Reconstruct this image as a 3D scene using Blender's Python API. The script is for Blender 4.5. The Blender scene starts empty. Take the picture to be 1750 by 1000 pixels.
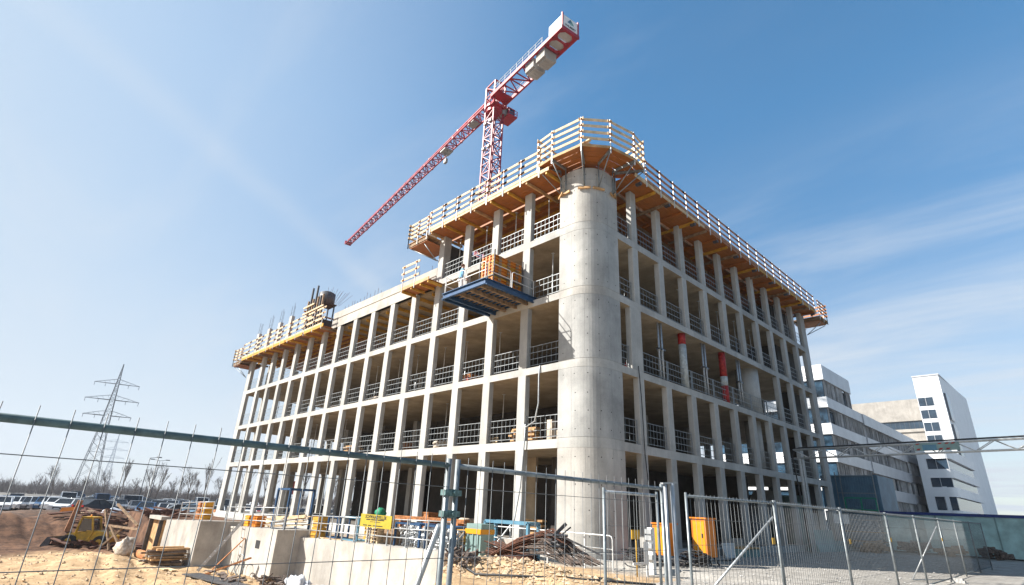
import bpy, math, random
from math import radians as R, sin, cos, pi, sqrt, atan2
from mathutils import Vector, Matrix, noise
SC = bpy.context.scene
COL = SC.collection

# ---------------------------------------------------------------- camera
cam_d = bpy.data.cameras.new("camera")
cam = bpy.data.objects.new("camera", cam_d)
COL.objects.link(cam)
YAW, PIT, ROL, FPX = -.8128, .3835, .0469, 912.722
fw = Vector((cos(PIT) * sin(YAW), cos(PIT) * cos(YAW), sin(PIT)))
rt = Vector((cos(YAW), -sin(YAW), 0))
up = rt.cross(fw)
r2 = rt * cos(ROL) + up * sin(ROL)
u2 = -rt * sin(ROL) + up * cos(ROL)
CAM = Vector((13.7269, -18.0403, 1.6904))
m = Matrix((r2, u2, -fw)).transposed().to_4x4()
m.translation = CAM
cam.matrix_world = m
cam_d.sensor_fit = 'HORIZONTAL'
cam_d.sensor_width = 36
cam_d.lens = 36 * FPX / 1750
cam_d.clip_start = .05
cam_d.clip_end = 8000
SC.camera = cam

# ---------------------------------------------------------------- light, sky, exposure
SUN = Vector((-.498, -.613, .613)).normalized()
sd = bpy.data.lights.new("sun", 'SUN')
sd.energy = 5.0
sd.angle = R(.53)
sd.color = (1, .945, .87)
sun = bpy.data.objects.new("sun", sd)
COL.objects.link(sun)
sun.rotation_euler = SUN.to_track_quat('Z', 'Y').to_euler()
W = bpy.data.worlds.new("World")
SC.world = W
W.use_nodes = True
wn, wl = W.node_tree.nodes, W.node_tree.links
wn.clear()
sky = wn.new('ShaderNodeTexSky')
sky.sky_type = 'NISHITA'
sky.sun_disc = False
sky.sun_elevation = math.asin(SUN.z)
sky.sun_rotation = atan2(SUN.x, SUN.y)
sky.air_density = 1.0
sky.dust_density = .4
sky.ozone_density = 1.0
bg = wn.new('ShaderNodeBackground')
bg.inputs['Strength'].default_value = .064
wo = wn.new('ShaderNodeOutputWorld')
tc = wn.new('ShaderNodeTexCoord')


def wmath(op, a, b=None, clamp=False):
    n = wn.new('ShaderNodeMath')
    n.operation = op
    n.use_clamp = clamp
    for i, v in enumerate((a, b)):
        if v is None: continue
        if isinstance(v, (int, float)): n.inputs[i].default_value = v
        else: wl.new(v, n.inputs[i])
    return n.outputs[0]


sep = wn.new('ShaderNodeSeparateXYZ')
wl.new(tc.outputs['Generated'], sep.inputs[0])
zc = wmath('ADD', wmath('MAXIMUM', sep.outputs[2], 0.02), .12)
px_ = wmath('DIVIDE', sep.outputs[0], zc)
py_ = wmath('DIVIDE', sep.outputs[1], zc)
cmb = wn.new('ShaderNodeCombineXYZ')
wl.new(px_, cmb.inputs[0])
wl.new(py_, cmb.inputs[1])


def cloud(rot, scl, seed, lo, hi, det=6):
    mp = wn.new('ShaderNodeMapping')
    mp.inputs['Rotation'].default_value = (0, 0, rot)
    mp.inputs['Scale'].default_value = scl
    mp.inputs['Location'].default_value = (seed, seed * .7, 0)
    wl.new(cmb.outputs[0], mp.inputs[0])
    nz = wn.new('ShaderNodeTexNoise')
    nz.inputs['Scale'].default_value = 1
    nz.inputs['Detail'].default_value = det
    nz.inputs['Roughness'].default_value = .58
    nz.inputs['Distortion'].default_value = .5
    wl.new(mp.outputs[0], nz.inputs['Vector'])
    mr = wn.new('ShaderNodeMapRange')
    mr.interpolation_type = 'SMOOTHSTEP'
    mr.inputs['From Min'].default_value = lo
    mr.inputs['From Max'].default_value = hi
    wl.new(nz.outputs['Fac'], mr.inputs['Value'])
    return mr.outputs[0]


c1 = cloud(.5, (.55, 1.6, 1), 3.1, .47, .80)
c2 = cloud(.9, (.35, .9, 1), 9.4, .45, .85, 4)
cl = wmath('ADD', wmath('MULTIPLY', c1, .42), wmath('MULTIPLY', c2, .30), True)
# old spread-out vapour trail: a soft band across the sky
band = wmath('ADD', wmath('MULTIPLY', px_, -.879), wmath('MULTIPLY', py_, -.476))
bd = wmath('ABSOLUTE', wmath('SUBTRACT', band, 1.075))
bmr = wn.new('ShaderNodeMapRange')
bmr.interpolation_type = 'SMOOTHSTEP'
bmr.inputs['From Min'].default_value = .085
bmr.inputs['From Max'].default_value = 0
wl.new(bd, bmr.inputs['Value'])
c3 = cloud(.5, (2.2, 1.2, 1), 5.7, .25, .6)
cl = wmath('ADD', cl, wmath('MULTIPLY', wmath('MULTIPLY', bmr.outputs[0], c3), .22), True)
# thin cloud low on the right
rm = wn.new('ShaderNodeMapRange')
rm.interpolation_type = 'SMOOTHSTEP'
rm.inputs['From Min'].default_value = 1.0
rm.inputs['From Max'].default_value = 1.9
wl.new(py_, rm.inputs['Value'])
c4 = cloud(-.25, (.9, 2.6, 1), 2.3, .38, .78, 8)
cl = wmath('ADD', cl, wmath('MULTIPLY', wmath('MULTIPLY', rm.outputs[0], c4), .55), True)
# pale air near the horizon
hz = wn.new('ShaderNodeMapRange')
hz.interpolation_type = 'SMOOTHERSTEP'
hz.inputs['From Min'].default_value = .5
hz.inputs['From Max'].default_value = -.05
wl.new(sep.outputs[2], hz.inputs['Value'])
cl = wmath('ADD', cl, wmath('MULTIPLY', hz.outputs[0], .62), True)
mix = wn.new('ShaderNodeMix')
mix.data_type = 'RGBA'
wl.new(cl, mix.inputs['Factor'])
tint = wn.new('ShaderNodeMix')
tint.data_type = 'RGBA'
tint.blend_type = 'MULTIPLY'
tf = wn.new('ShaderNodeMapRange')
tf.inputs['From Min'].default_value = .15
tf.inputs['From Max'].default_value = .62
tf.inputs['To Min'].default_value = .1
wl.new(sep.outputs[2], tf.inputs['Value'])
wl.new(tf.outputs[0], tint.inputs['Factor'])
tint.inputs['B'].default_value = (.75, 1.33, 1.5, 1)
wl.new(sky.outputs[0], tint.inputs['A'])
# milky air on the sun's side of the sky
sh = Vector((SUN.x, SUN.y, 0)).normalized()
dh = wmath('ADD', wmath('MULTIPLY', sep.outputs[0], sh.x), wmath('MULTIPLY', sep.outputs[1], sh.y))
vm = wn.new('ShaderNodeMapRange')
vm.inputs['From Min'].default_value = -.12
vm.inputs['From Max'].default_value = .62
vm.inputs['To Max'].default_value = .78
wl.new(dh, vm.inputs['Value'])
veil = wn.new('ShaderNodeMix')
veil.data_type = 'RGBA'
wl.new(vm.outputs[0], veil.inputs['Factor'])
wl.new(tint.outputs['Result'], veil.inputs['A'])
veil.inputs['B'].default_value = (4.3, 5.0, 5.75, 1)
wl.new(veil.outputs['Result'], mix.inputs['A'])
mix.inputs['B'].default_value = (4.9, 5.4, 6.0, 1)
wl.new(mix.outputs['Result'], bg.inputs['Color'])
wl.new(bg.outputs[0], wo.inputs['Surface'])
vs = SC.view_settings
vs.view_transform = 'Standard'
vs.look = 'None'
vs.exposure = 1.2
vs.gamma = 1
vs.use_curve_mapping = False
SC.cycles.max_bounces = 8
SC.cycles.diffuse_bounces = 4
SC.cycles.use_denoising = True

# ---------------------------------------------------------------- materials
MATS = {}


def M(name, col, rough=.7, metal=0., var=.12, scale=3., bump=0., bscale=None, col2=None, spec=.4, streak=False, lo=.35, hi=.68):
    """procedural material: base colour broken up by two scales of noise (object space), optional vertical streaks and bump"""
    if name in MATS: return MATS[name]
    mt = bpy.data.materials.new(name)
    MATS[name] = mt
    mt.use_nodes = True
    nt = mt.node_tree
    b = nt.nodes['Principled BSDF']
    b.inputs['Roughness'].default_value = rough
    b.inputs['Metallic'].default_value = metal
    b.inputs['Specular IOR Level'].default_value = spec
    t = nt.nodes.new('ShaderNodeTexCoord')
    mp = nt.nodes.new('ShaderNodeMapping')
    if streak: mp.inputs['Scale'].default_value = (1, 1, .13)
    nt.links.new(t.outputs['Object'], mp.inputs[0])
    n1 = nt.nodes.new('ShaderNodeTexNoise')
    n1.inputs['Scale'].default_value = scale
    n1.inputs['Detail'].default_value = 8
    n1.inputs['Roughness'].default_value = .62
    nt.links.new(mp.outputs[0], n1.inputs['Vector'])
    mr = nt.nodes.new('ShaderNodeMapRange')
    mr.inputs['From Min'].default_value = lo
    mr.inputs['From Max'].default_value = hi
    nt.links.new(n1.outputs['Fac'], mr.inputs['Value'])
    mx = nt.nodes.new('ShaderNodeMix')
    mx.data_type = 'RGBA'
    c2 = col2 or tuple(c * (1 - 2.2 * var) for c in col)
    mx.inputs['A'].default_value = (*[max(0, c) for c in c2], 1)
    mx.inputs['B'].default_value = (*[min(1, c * (1 + var)) for c in col], 1)
    nt.links.new(mr.outputs[0], mx.inputs['Factor'])
    nt.links.new(mx.outputs['Result'], b.inputs['Base Color'])
    if bump:
        n2 = nt.nodes.new('ShaderNodeTexNoise')
        n2.inputs['Scale'].default_value = bscale or scale * 6
        n2.inputs['Detail'].default_value = 6
        nt.links.new(t.outputs['Object'], n2.inputs['Vector'])
        bp = nt.nodes.new('ShaderNodeBump')
        bp.inputs['Strength'].default_value = bump
        bp.inputs['Distance'].default_value = .03
        nt.links.new(n2.outputs['Fac'], bp.inputs['Height'])
        nt.links.new(bp.outputs[0], b.inputs['Normal'])
    return mt


def concrete(name, col, col2, board=0.):
    """in-situ concrete: cloudy tone, pour streaks, fine pores"""
    mt = M(name, col, .85, var=.05, scale=.9, col2=col2, bump=.15, bscale=30, spec=.25)
    nt = mt.node_tree
    b = nt.nodes['Principled BSDF']
    old = b.inputs['Base Color'].links[0].from_socket
    t = nt.nodes.new('ShaderNodeTexCoord')
    mp = nt.nodes.new('ShaderNodeMapping')
    mp.inputs['Scale'].default_value = (2.2, 2.2, .35)
    nt.links.new(t.outputs['Object'], mp.inputs[0])
    n = nt.nodes.new('ShaderNodeTexNoise')
    n.inputs['Scale'].default_value = 1
    n.inputs['Detail'].default_value = 7
    n.inputs['Roughness'].default_value = .7
    nt.links.new(mp.outputs[0], n.inputs['Vector'])
    rp = nt.nodes.new('ShaderNodeMapRange')
    rp.inputs['From Min'].default_value = .3
    rp.inputs['From Max'].default_value = .62
    rp.inputs['To Min'].default_value = .86
    rp.inputs['To Max'].default_value = 1.04
    nt.links.new(n.outputs['Fac'], rp.inputs['Value'])
    n3 = nt.nodes.new('ShaderNodeTexNoise')
    n3.inputs['Scale'].default_value = 14
    n3.inputs['Detail'].default_value = 4
    nt.links.new(t.outputs['Object'], n3.inputs['Vector'])
    r3 = nt.nodes.new('ShaderNodeMapRange')
    r3.inputs['From Min'].default_value = .25
    r3.inputs['From Max'].default_value = .5
    r3.inputs['To Min'].default_value = .9
    nt.links.new(n3.outputs['Fac'], r3.inputs['Value'])
    ml = nt.nodes.new('ShaderNodeMath')
    ml.operation = 'MULTIPLY'
    nt.links.new(rp.outputs[0], ml.inputs[0])
    nt.links.new(r3.outputs[0], ml.inputs[1])
    # every pour came out a little lighter or darker; broad damp and dusty patches
    oi = nt.nodes.new('ShaderNodeObjectInfo')
    ro = nt.nodes.new('ShaderNodeMapRange')
    ro.inputs['To Min'].default_value = .88
    ro.inputs['To Max'].default_value = 1.06
    nt.links.new(oi.outputs['Random'], ro.inputs['Value'])
    n4 = nt.nodes.new('ShaderNodeTexNoise')
    n4.inputs['Scale'].default_value = .42
    n4.inputs['Detail'].default_value = 5
    n4.inputs['Roughness'].default_value = .55
    n4.inputs['Distortion'].default_value = .6
    nt.links.new(t.outputs['Object'], n4.inputs['Vector'])
    r4 = nt.nodes.new('ShaderNodeMapRange')
    r4.inputs['From Min'].default_value = .36
    r4.inputs['From Max'].default_value = .6
    r4.inputs['To Min'].default_value = .8
    r4.inputs['To Max'].default_value = 1.03
    nt.links.new(n4.outputs['Fac'], r4.inputs['Value'])
    m5 = nt.nodes.new('ShaderNodeMath')
    m5.operation = 'MULTIPLY'
    nt.links.new(ro.outputs[0], m5.inputs[0])
    nt.links.new(r4.outputs[0], m5.inputs[1])
    m6 = nt.nodes.new('ShaderNodeMath')
    m6.operation = 'MULTIPLY'
    nt.links.new(ml.outputs[0], m6.inputs[0])
    nt.links.new(m5.outputs[0], m6.inputs[1])
    hs = nt.nodes.new('ShaderNodeMix')
    hs.data_type = 'RGBA'
    hs.blend_type = 'MULTIPLY'
    hs.inputs['Factor'].default_value = 1
    nt.links.new(old, hs.inputs['A'])
    nt.links.new(m6.outputs[0], hs.inputs['B'])
    nt.links.new(hs.outputs['Result'], b.inputs['Base Color'])
    return mt


concrete('concrete', (.50, .493, .465), (.415, .408, .385))
concrete('slab_top', (.24, .225, .2), (.17, .16, .145))
concrete('concrete_pillar', (.52, .515, .49), (.41, .41, .39))
concrete('concrete_pillar_b', (.47, .47, .455), (.36, .365, .355))
concrete('concrete_pillar_c', (.54, .525, .485), (.44, .425, .395))
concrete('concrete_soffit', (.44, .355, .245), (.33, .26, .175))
concrete('concrete_white', (.52, .49, .44), (.38, .355, .32))
concrete('facade_beige', (.36, .34, .31), (.34, .32, .29))
concrete('concrete_shaded', (.10, .09, .078), (.055, .05, .045))  # inner walls: the dimness of the deep storeys is put into this colour
M('seam', (.22, .22, .21), .9)
M('boards_dark', (.075, .06, .05), .9, var=.3, scale=5, streak=True)
M('hole', (.03, .03, .03), .9)
M('plank', (.66, .50, .31), .75, var=.16, scale=4, streak=False)
M('plank_red', (.42, .2, .1), .75, var=.2, scale=5)
M('ply', (.30, .098, .02), .6, var=.25, scale=2.2, col2=(.26, .095, .02))
M('ply_pale', (.55, .33, .15), .7, var=.2, scale=2)
M('beam_yellow', (.56, .29, .03), .6, var=.15, scale=3)
M('timber_old', (.3, .2, .12), .85, var=.25, scale=5)
M('galv', (.46, .48, .49), .42, .55, var=.1, scale=9)
M('rail_steel', (.32, .34, .35), .5, .4, var=.15, scale=8)
M('galv_dark', (.26, .29, .30), .45, .5, var=.12, scale=8)
M('galv_teal', (.11, .165, .17), .6, .0, var=.14, scale=14)
M('wire', (.16, .17, .175), .5, .3, var=.1, scale=9)
M('fence_post', (.27, .30, .31), .45, .5, var=.15, scale=10)
M('steel_dark', (.10, .10, .105), .5, .4, var=.2, scale=6)
M('rail_white', (.62, .63, .62), .45, .2, var=.08, scale=6)
M('rust', (.15, .065, .04), .9, .1, var=.35, scale=14, col2=(.045, .026, .02))
M('rust_orange', (.42, .17, .06), .9, var=.25, scale=8)
M('crane_red', (.36, .007, .018), .4, var=.14, scale=1.5)
M('crane_pink', (.30, .010, .03), .45, var=.14, scale=2)
M('crane_grey', (.34, .34, .33), .6, .2, var=.12)
M('white_paint', (.78, .78, .76), .5, var=.05, scale=3)
M('white_wall', (.78, .79, .80), .55, var=.03, scale=.4)
M('glass_dark', (.025, .045, .07), .06, 0, var=.2, scale=.5, spec=.9)
M('glass_blue', (.03, .065, .105), .12, 0, var=.6, scale=.5, spec=.5)
M('band_grey', (.46, .47, .49), .42, .35, var=.06, scale=.5)
M('fin', (.46, .45, .44), .5, .3, var=.15, scale=.8)
M('frame_dark', (.05, .055, .06), .5)
M('yellow', (.62, .36, .014), .5, var=.2, scale=2.6, col2=(.34, .2, .03))
M('yellow_sign', (.40, .31, .03), .45, var=.06)
M('orange_cab', (.62, .19, .01), .42, var=.06, scale=2)
M('orange_amber', (.66, .29, .01), .42, var=.06, scale=2)
M('blue_steel', (.025, .075, .17), .45, .2, var=.15)
M('blue_light', (.10, .24, .34), .45, .1, var=.12)
M('blue_deep', (.02, .045, .2), .5)
M('teal', (.40, .60, .58), .5, .1, var=.14, scale=1.2)
M('teal_panel', (.22, .33, .32), .5, .1, var=.12, scale=1.2)
M('slate_blue', (.12, .22, .30), .55, .1, var=.14, scale=.8)
M('clamp_teal', (.15, .24, .235), .5, .3, var=.25, scale=30)
M('car_glass', (.018, .022, .027), .22, 0, var=.1, spec=.35)
M('green_tarp', (.01, .22, .11), .6)
M('green_tube', (.02, .28, .17), .5)
M('red_paint', (.42, .03, .025), .6, var=.25, scale=9)
M('white_tube', (.50, .52, .50), .6, var=.15, scale=7)
M('black', (.012, .012, .013), .6)
M('rubber', (.02, .02, .02), .8)
M('cable', (.03, .03, .032), .6)
M('tarp_white', (.50, .53, .58), .55, var=.1, scale=5, bump=.4, bscale=6)
M('bag_white', (.50, .45, .38), .8, var=.3, scale=4, col2=(.3, .22, .15), bump=.6, bscale=7)
M('skin', (.55, .33, .24), .6)
M('hair', (.12, .05, .03), .7)
M('shirt_blue', (.24, .50, .74), .8, bump=.3, bscale=14)
M('trousers_white', (.72, .73, .74), .85, bump=.3, bscale=14)
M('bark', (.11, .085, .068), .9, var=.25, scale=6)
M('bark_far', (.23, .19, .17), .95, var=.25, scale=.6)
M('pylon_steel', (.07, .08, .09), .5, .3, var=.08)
M('pylon_hazed', (.46, .5, .55), .6, .1, var=.05)  # pylon steel paled, distance haze put into the colour
M('stone', (.62, .47, .31), .95, var=.25, scale=3)
M('stone_grey', (.42, .41, .39), .95, var=.25, scale=3)
M('scrap', (.16, .12, .1), .9, var=.5, scale=9, col2=(.04, .035, .03))
M('sack_red', (.45, .03, .04), .7)
M('amber_lamp', (.8, .3, .02), .3)
M('headlight', (.7, .72, .74), .15, .3)
M('tail_red', (.4, .01, .01), .3)
for k, c in dict(car_silver=(.42, .44, .46), car_blue=(.05, .12, .24), car_dark=(.03, .035, .045), car_white=(.75, .76, .76),
                 car_grey=(.16, .17, .19), car_teal=(.2, .3, .38), car_red=(.35, .03, .03)).items():
    M(k, c, .25, .35 if k not in ('car_white', 'car_red') else 0, var=.03, scale=1, spec=.7)

# ground: sand in the excavation, pale gravel elsewhere, brown earth on the bank and beyond
gm = bpy.data.materials.new('ground')
MATS['ground'] = gm
gm.use_nodes = True
nt = gm.node_tree
pb = nt.nodes['Principled BSDF']
pb.inputs['Roughness'].default_value = .95
pb.inputs['Specular IOR Level'].default_value = .15


def gnode(t, **kw):
    n = nt.nodes.new(t)
    for k, v in kw.items():
        if hasattr(n, k): setattr(n, k, v)
    return n


gt = gnode('ShaderNodeTexCoord')


def gnoise(sc, det=8, ro=.62, dist=0):
    n = gnode('ShaderNodeTexNoise')
    n.inputs['Scale'].default_value = sc
    n.inputs['Detail'].default_value = det
    n.inputs['Roughness'].default_value = ro
    n.inputs['Distortion'].default_value = dist
    nt.links.new(gt.outputs['Object'], n.inputs['Vector'])
    return n.outputs['Fac']


def gmix(f, a, b):
    n = gnode('ShaderNodeMix', data_type='RGBA')
    nt.links.new(f, n.inputs['Factor'])
    for s, v in (('A', a), ('B', b)):
        if isinstance(v, tuple): n.inputs[s].default_value = (*v, 1)
        else: nt.links.new(v, n.inputs[s])
    return n.outputs['Result']


def gmr(v, lo, hi):
    n = gnode('ShaderNodeMapRange', interpolation_type='SMOOTHSTEP')
    n.inputs['From Min'].default_value = lo
    n.inputs['From Max'].default_value = hi
    nt.links.new(v, n.inputs['Value'])
    return n.outputs[0]


sand = gmix(gmr(gnoise(1.1, 9, .7), .35, .66), (.34, .225, .125), (.56, .40, .235))
sand = gmix(gmr(gnoise(6, 8, .75), .28, .5), (.26, .17, .10), sand)
grav = gmix(gmr(gnoise(1.3, 9, .75), .36, .64), (.26, .245, .22), (.40, .38, .345))
grav = gmix(gmr(gnoise(11, 6, .8), .3, .52), (.24, .22, .2), grav)
earth = gmix(gmr(gnoise(.9, 9, .75), .36, .64), (.055, .03, .02), (.17, .092, .055))
att = gnode('ShaderNodeAttribute')
att.attribute_name = 'zone'
sp = gnode('ShaderNodeSeparateColor')
nt.links.new(att.outputs['Color'], sp.inputs[0])
gc = gmix(sp.outputs[0], grav, sand)
gc = gmix(sp.outputs[1], gc, earth)
far_c = gmix(gmr(gnoise(.05, 6), .4, .6), (.12, .115, .11), (.17, .16, .14))
gc = gmix(sp.outputs[2], gc, far_c)
nt.links.new(gc, pb.inputs['Base Color'])
bp = gnode('ShaderNodeBump')
bp.inputs['Strength'].default_value = .85
bp.inputs['Distance'].default_value = .06
nt.links.new(gnoise(7, 10, .75), bp.inputs['Height'])
nt.links.new(bp.outputs[0], pb.inputs['Normal'])


# ---------------------------------------------------------------- mesh helpers
class MB:
    """collects shapes and links them as ONE mesh object; coordinates are world coordinates unless local=True"""

    def __init__(s):
        s.v, s.f, s.sm, s.mi, s.cur = [], [], [], [], 0

    def add(s, vs, fs, smooth=False):
        o = len(s.v)
        s.v += [tuple(v) for v in vs]
        s.f += [tuple(i + o for i in f) for f in fs]
        s.sm += [smooth] * len(fs)
        s.mi += [s.cur] * len(fs)
        return s

    def mat(s, i):
        s.cur = i
        return s

    def box(s, a, b):
        (x0, y0, z0), (x1, y1, z1) = a, b
        return s.add([(x0, y0, z0), (x1, y0, z0), (x1, y1, z0), (x0, y1, z0), (x0, y0, z1), (x1, y0, z1), (x1, y1, z1), (x0, y1, z1)],
                     [(0, 3, 2, 1), (4, 5, 6, 7), (0, 1, 5, 4), (1, 2, 6, 5), (2, 3, 7, 6), (3, 0, 4, 7)])

    def obox(s, c, size, rz=0, rx=0, ry=0):
        mt = Matrix.Rotation(rz, 3, 'Z') @ Matrix.Rotation(ry, 3, 'Y') @ Matrix.Rotation(rx, 3, 'X')
        c = Vector(c)
        vs = [c + mt @ Vector((sx * size[0] / 2, sy * size[1] / 2, sz * size[2] / 2)) for sz in (-1, 1) for sx, sy in ((-1, -1), (1, -1), (1, 1), (-1, 1))]
        return s.add(vs, [(0, 3, 2, 1), (4, 5, 6, 7), (0, 1, 5, 4), (1, 2, 6, 5), (2, 3, 7, 6), (3, 0, 4, 7)])

    def bar(s, p, q, w, h=None, upv=(0, 0, 1)):
        """rectangular bar from p to q: w across, h along upv"""
        h = h or w
        p, q = Vector(p), Vector(q)
        d = (q - p)
        if d.length < 1e-6: return s
        d.normalize()
        u = Vector(upv)
        if abs(d.dot(u)) > .98: u = Vector((1, 0, 0))
        a = d.cross(u).normalized()
        u = a.cross(d)
        vs = []
        for c in (p, q):
            for i, j in ((-1, -1), (1, -1), (1, 1), (-1, 1)): vs.append(c + a * (i * w / 2) + u * (j * h / 2))
        return s.add(vs, [(0, 3, 2, 1), (4, 5, 6, 7), (0, 1, 5, 4), (1, 2, 6, 5), (2, 3, 7, 6), (3, 0, 4, 7)])

    def tube(s, p, q, r, n=8, rb=None):
        p, q = Vector(p), Vector(q)
        rb = r if rb is None else rb
        d = (q - p)
        if d.length < 1e-6: return s
        d.normalize()
        a = d.orthogonal().normalized()
        b = d.cross(a)
        vs = []
        for c, rr in ((p, r), (q, rb)):
            for k in range(n):
                t = 2 * pi * k / n
                vs.append(c + (a * cos(t) + b * sin(t)) * rr)
        s.add(vs, [(k, (k + 1) % n, n + (k + 1) % n, n + k) for k in range(n)], n > 4)
        o = len(s.v) - 2 * n
        s.f += [tuple(o + k for k in range(n - 1, -1, -1)), tuple(o + n + k for k in range(n))]
        s.sm += [False, False]
        s.mi += [s.cur, s.cur]
        return s

    def path(s, pts, r, n=6):
        pts = [Vector(p) for p in pts]
        a = None
        rings = []
        for i, p in enumerate(pts):
            d = (pts[min(i + 1, len(pts) - 1)] - pts[max(i - 1, 0)]).normalized()
            if a is None: a = d.orthogonal().normalized()
            a = (a - d * a.dot(d))
            a = a.normalized() if a.length > 1e-5 else d.orthogonal().normalized()
            b = d.cross(a)
            rings.append([p + (a * cos(2 * pi * k / n) + b * sin(2 * pi * k / n)) * r for k in range(n)])
        vs = [v for rg in rings for v in rg]
        fs = [(i * n + k, i * n + (k + 1) % n, (i + 1) * n + (k + 1) % n, (i + 1) * n + k) for i in range(len(pts) - 1) for k in range(n)]
        return s.add(vs, fs, True)

    def prism(s, poly, z0, z1):
        n = len(poly)
        vs = [(x, y, z0) for x, y in poly] + [(x, y, z1) for x, y in poly]
        return s.add(vs, [tuple(range(n - 1, -1, -1)), tuple(range(n, 2 * n))] + [(k, (k + 1) % n, n + (k + 1) % n, n + k) for k in range(n)])

    def extr(s, poly3, d):
        """extrude a 3-D polygon along d"""
        n = len(poly3)
        d = Vector(d)
        vs = [Vector(p) for p in poly3]
        vs += [p + d for p in vs]
        return s.add(vs, [tuple(range(n - 1, -1, -1)), tuple(range(n, 2 * n))] + [(k, (k + 1) % n, n + (k + 1) % n, n + k) for k in range(n)])

    def blob(s, c, rad, seed=0, n=10, mcount=7, rough=.35, flat=-.3):
        """irregular lump (bags, heaps)"""
        rnd = random.Random(seed)
        o = rnd.random() * 50
        vs = []
        for j in range(mcount + 1):
            ph = -pi / 2 + pi * j / mcount
            for i in range(n):
                th = 2 * pi * i / n
                d = Vector((cos(ph) * cos(th), cos(ph) * sin(th), sin(ph)))
                k = 1 + rough * (noise.noise(d * 1.7 + Vector((o, 0, 0))) + .5 * noise.noise(d * 4 + Vector((0, o, 0))))
                vs.append((c[0] + d.x * rad[0] * k, c[1] + d.y * rad[1] * k, c[2] + max(d.z, flat) * rad[2] * k))
        return s.add(vs, [(j * n + i, j * n + (i + 1) % n, (j + 1) * n + (i + 1) % n, (j + 1) * n + i) for j in range(mcount) for i in range(n)], True)

    def mesh(s, name, off=(0, 0, 0)):
        me = bpy.data.meshes.new(name)
        ox, oy, oz = off
        me.from_pydata([(x - ox, y - oy, z - oz) for x, y, z in s.v], [], s.f)
        me.polygons.foreach_set('use_smooth', s.sm)
        me.polygons.foreach_set('material_index', s.mi)
        me.update()
        return me

    def build(s, name, mats, parent=None, local=False):
        off = (0, 0, 0)
        if parent is not None and not local: off = wloc(parent)
        me = s.mesh(name, off)
        for k in ([mats] if isinstance(mats, str) else mats): me.materials.append(MATS[k])
        o = bpy.data.objects.new(name, me)
        COL.objects.link(o)
        o.parent = parent
        return o

    def top(s, name, mats, label, cat, group=None, origin=None, kind=None):
        """a thing that is one mesh; its origin goes to the middle of its base"""
        if origin is None:
            xs, ys, zs = zip(*s.v)
            origin = ((min(xs) + max(xs)) / 2, (min(ys) + max(ys)) / 2, min(zs))
        me = s.mesh(name, origin)
        for k in ([mats] if isinstance(mats, str) else mats): me.materials.append(MATS[k])
        o = bpy.data.objects.new(name, me)
        o.location = origin
        COL.objects.link(o)
        return tag(o, label, cat, group, kind)


def wloc(o):
    v = Vector((0, 0, 0))
    while o is not None:
        v = v + o.location
        o = o.parent
    return v


def tag(o, label=None, cat=None, group=None, kind=None):
    if label: o['label'] = label
    if cat: o['category'] = cat
    if group: o['group'] = group
    if kind: o['kind'] = kind
    return o


def thing(name, label, cat, loc=(0, 0, 0), group=None, rz=0):
    o = bpy.data.objects.new(name, None)
    o.empty_display_size = .3
    o.location = loc
    o.rotation_euler = (0, 0, rz)
    COL.objects.link(o)
    return tag(o, label, cat, group)


def kids(o):
    return [c for c in COL.objects if c.parent == o]


def dup(root, loc, rz=0, label=None, group=None):
    """copy a thing with copies of its parts and sub-parts (mesh data shared)"""
    c = root.copy()
    COL.objects.link(c)
    c.location = loc
    c.rotation_euler = (0, 0, rz)
    if label: c['label'] = label
    if group: c['group'] = group
    for ch in kids(root):
        d = ch.copy()
        COL.objects.link(d)
        d.parent = c
        for g in kids(ch):
            e = g.copy()
            COL.objects.link(e)
            e.parent = d
    return c


ORD = ['zeroth', 'first', 'second', 'third', 'fourth', 'fifth', 'sixth', 'seventh', 'eighth', 'ninth', 'tenth', 'eleventh', 'twelfth', 'thirteenth',
       'fourteenth', 'fifteenth', 'sixteenth', 'seventeenth', 'eighteenth', 'nineteenth', 'twentieth', 'twenty-first', 'twenty-second',
       'twenty-third', 'twenty-fourth', 'twenty-fifth']
FLOORS = {1: 'first floor', 2: 'second floor', 3: 'third floor', 4: 'top floor'}


def text_mesh(body, size, o, xdir, ydir, mat, parent, name='lettering', align='CENTER', depth=.002, bold=0., spacing=1.):
    cu = bpy.data.curves.new(name, 'FONT')
    cu.body = body
    cu.size = size
    cu.align_x = align
    cu.align_y = 'CENTER'
    cu.extrude = depth
    cu.offset = bold
    cu.space_character = spacing
    cu.resolution_u = 3
    tmp = bpy.data.objects.new(name, cu)
    COL.objects.link(tmp)
    dg = bpy.context.evaluated_depsgraph_get()
    me = bpy.data.meshes.new_from_object(tmp.evaluated_get(dg))
    bpy.data.objects.remove(tmp)
    X = Vector(xdir).normalized()
    Y = Vector(ydir).normalized()
    mt = Matrix((X, Y, X.cross(Y))).transposed().to_4x4()
    mt.translation = Vector(o) - wloc(parent)
    me.transform(mt)
    me.materials.clear()
    me.materials.append(MATS[mat])
    ob = bpy.data.objects.new(name, me)
    COL.objects.link(ob)
    ob.parent = parent
    return ob


# ---------------------------------------------------------------- ground
def sst(a, b, x):
    t = max(0, min(1, (x - a) / (b - a)))
    return t * t * (3 - 2 * t)


def wall_y(x):
    """front line of the retaining walls: north edge of the excavation"""
    if x < -24.8: return -6.4
    if x < -17.2: return -4.7
    if x < -4.2: return -3.5
    return -3.5 - (x + 4.2) * .9


def pit(x, y):
    if y > wall_y(x) or x > 9: return 0
    # shallow by the fence, deep by the walls; closed by the earth bank on the west
    d = sst(8.5, -10, x + .25 * max(0, -(y + 8)))
    d *= sst(-50, -41, x)
    return d


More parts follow.
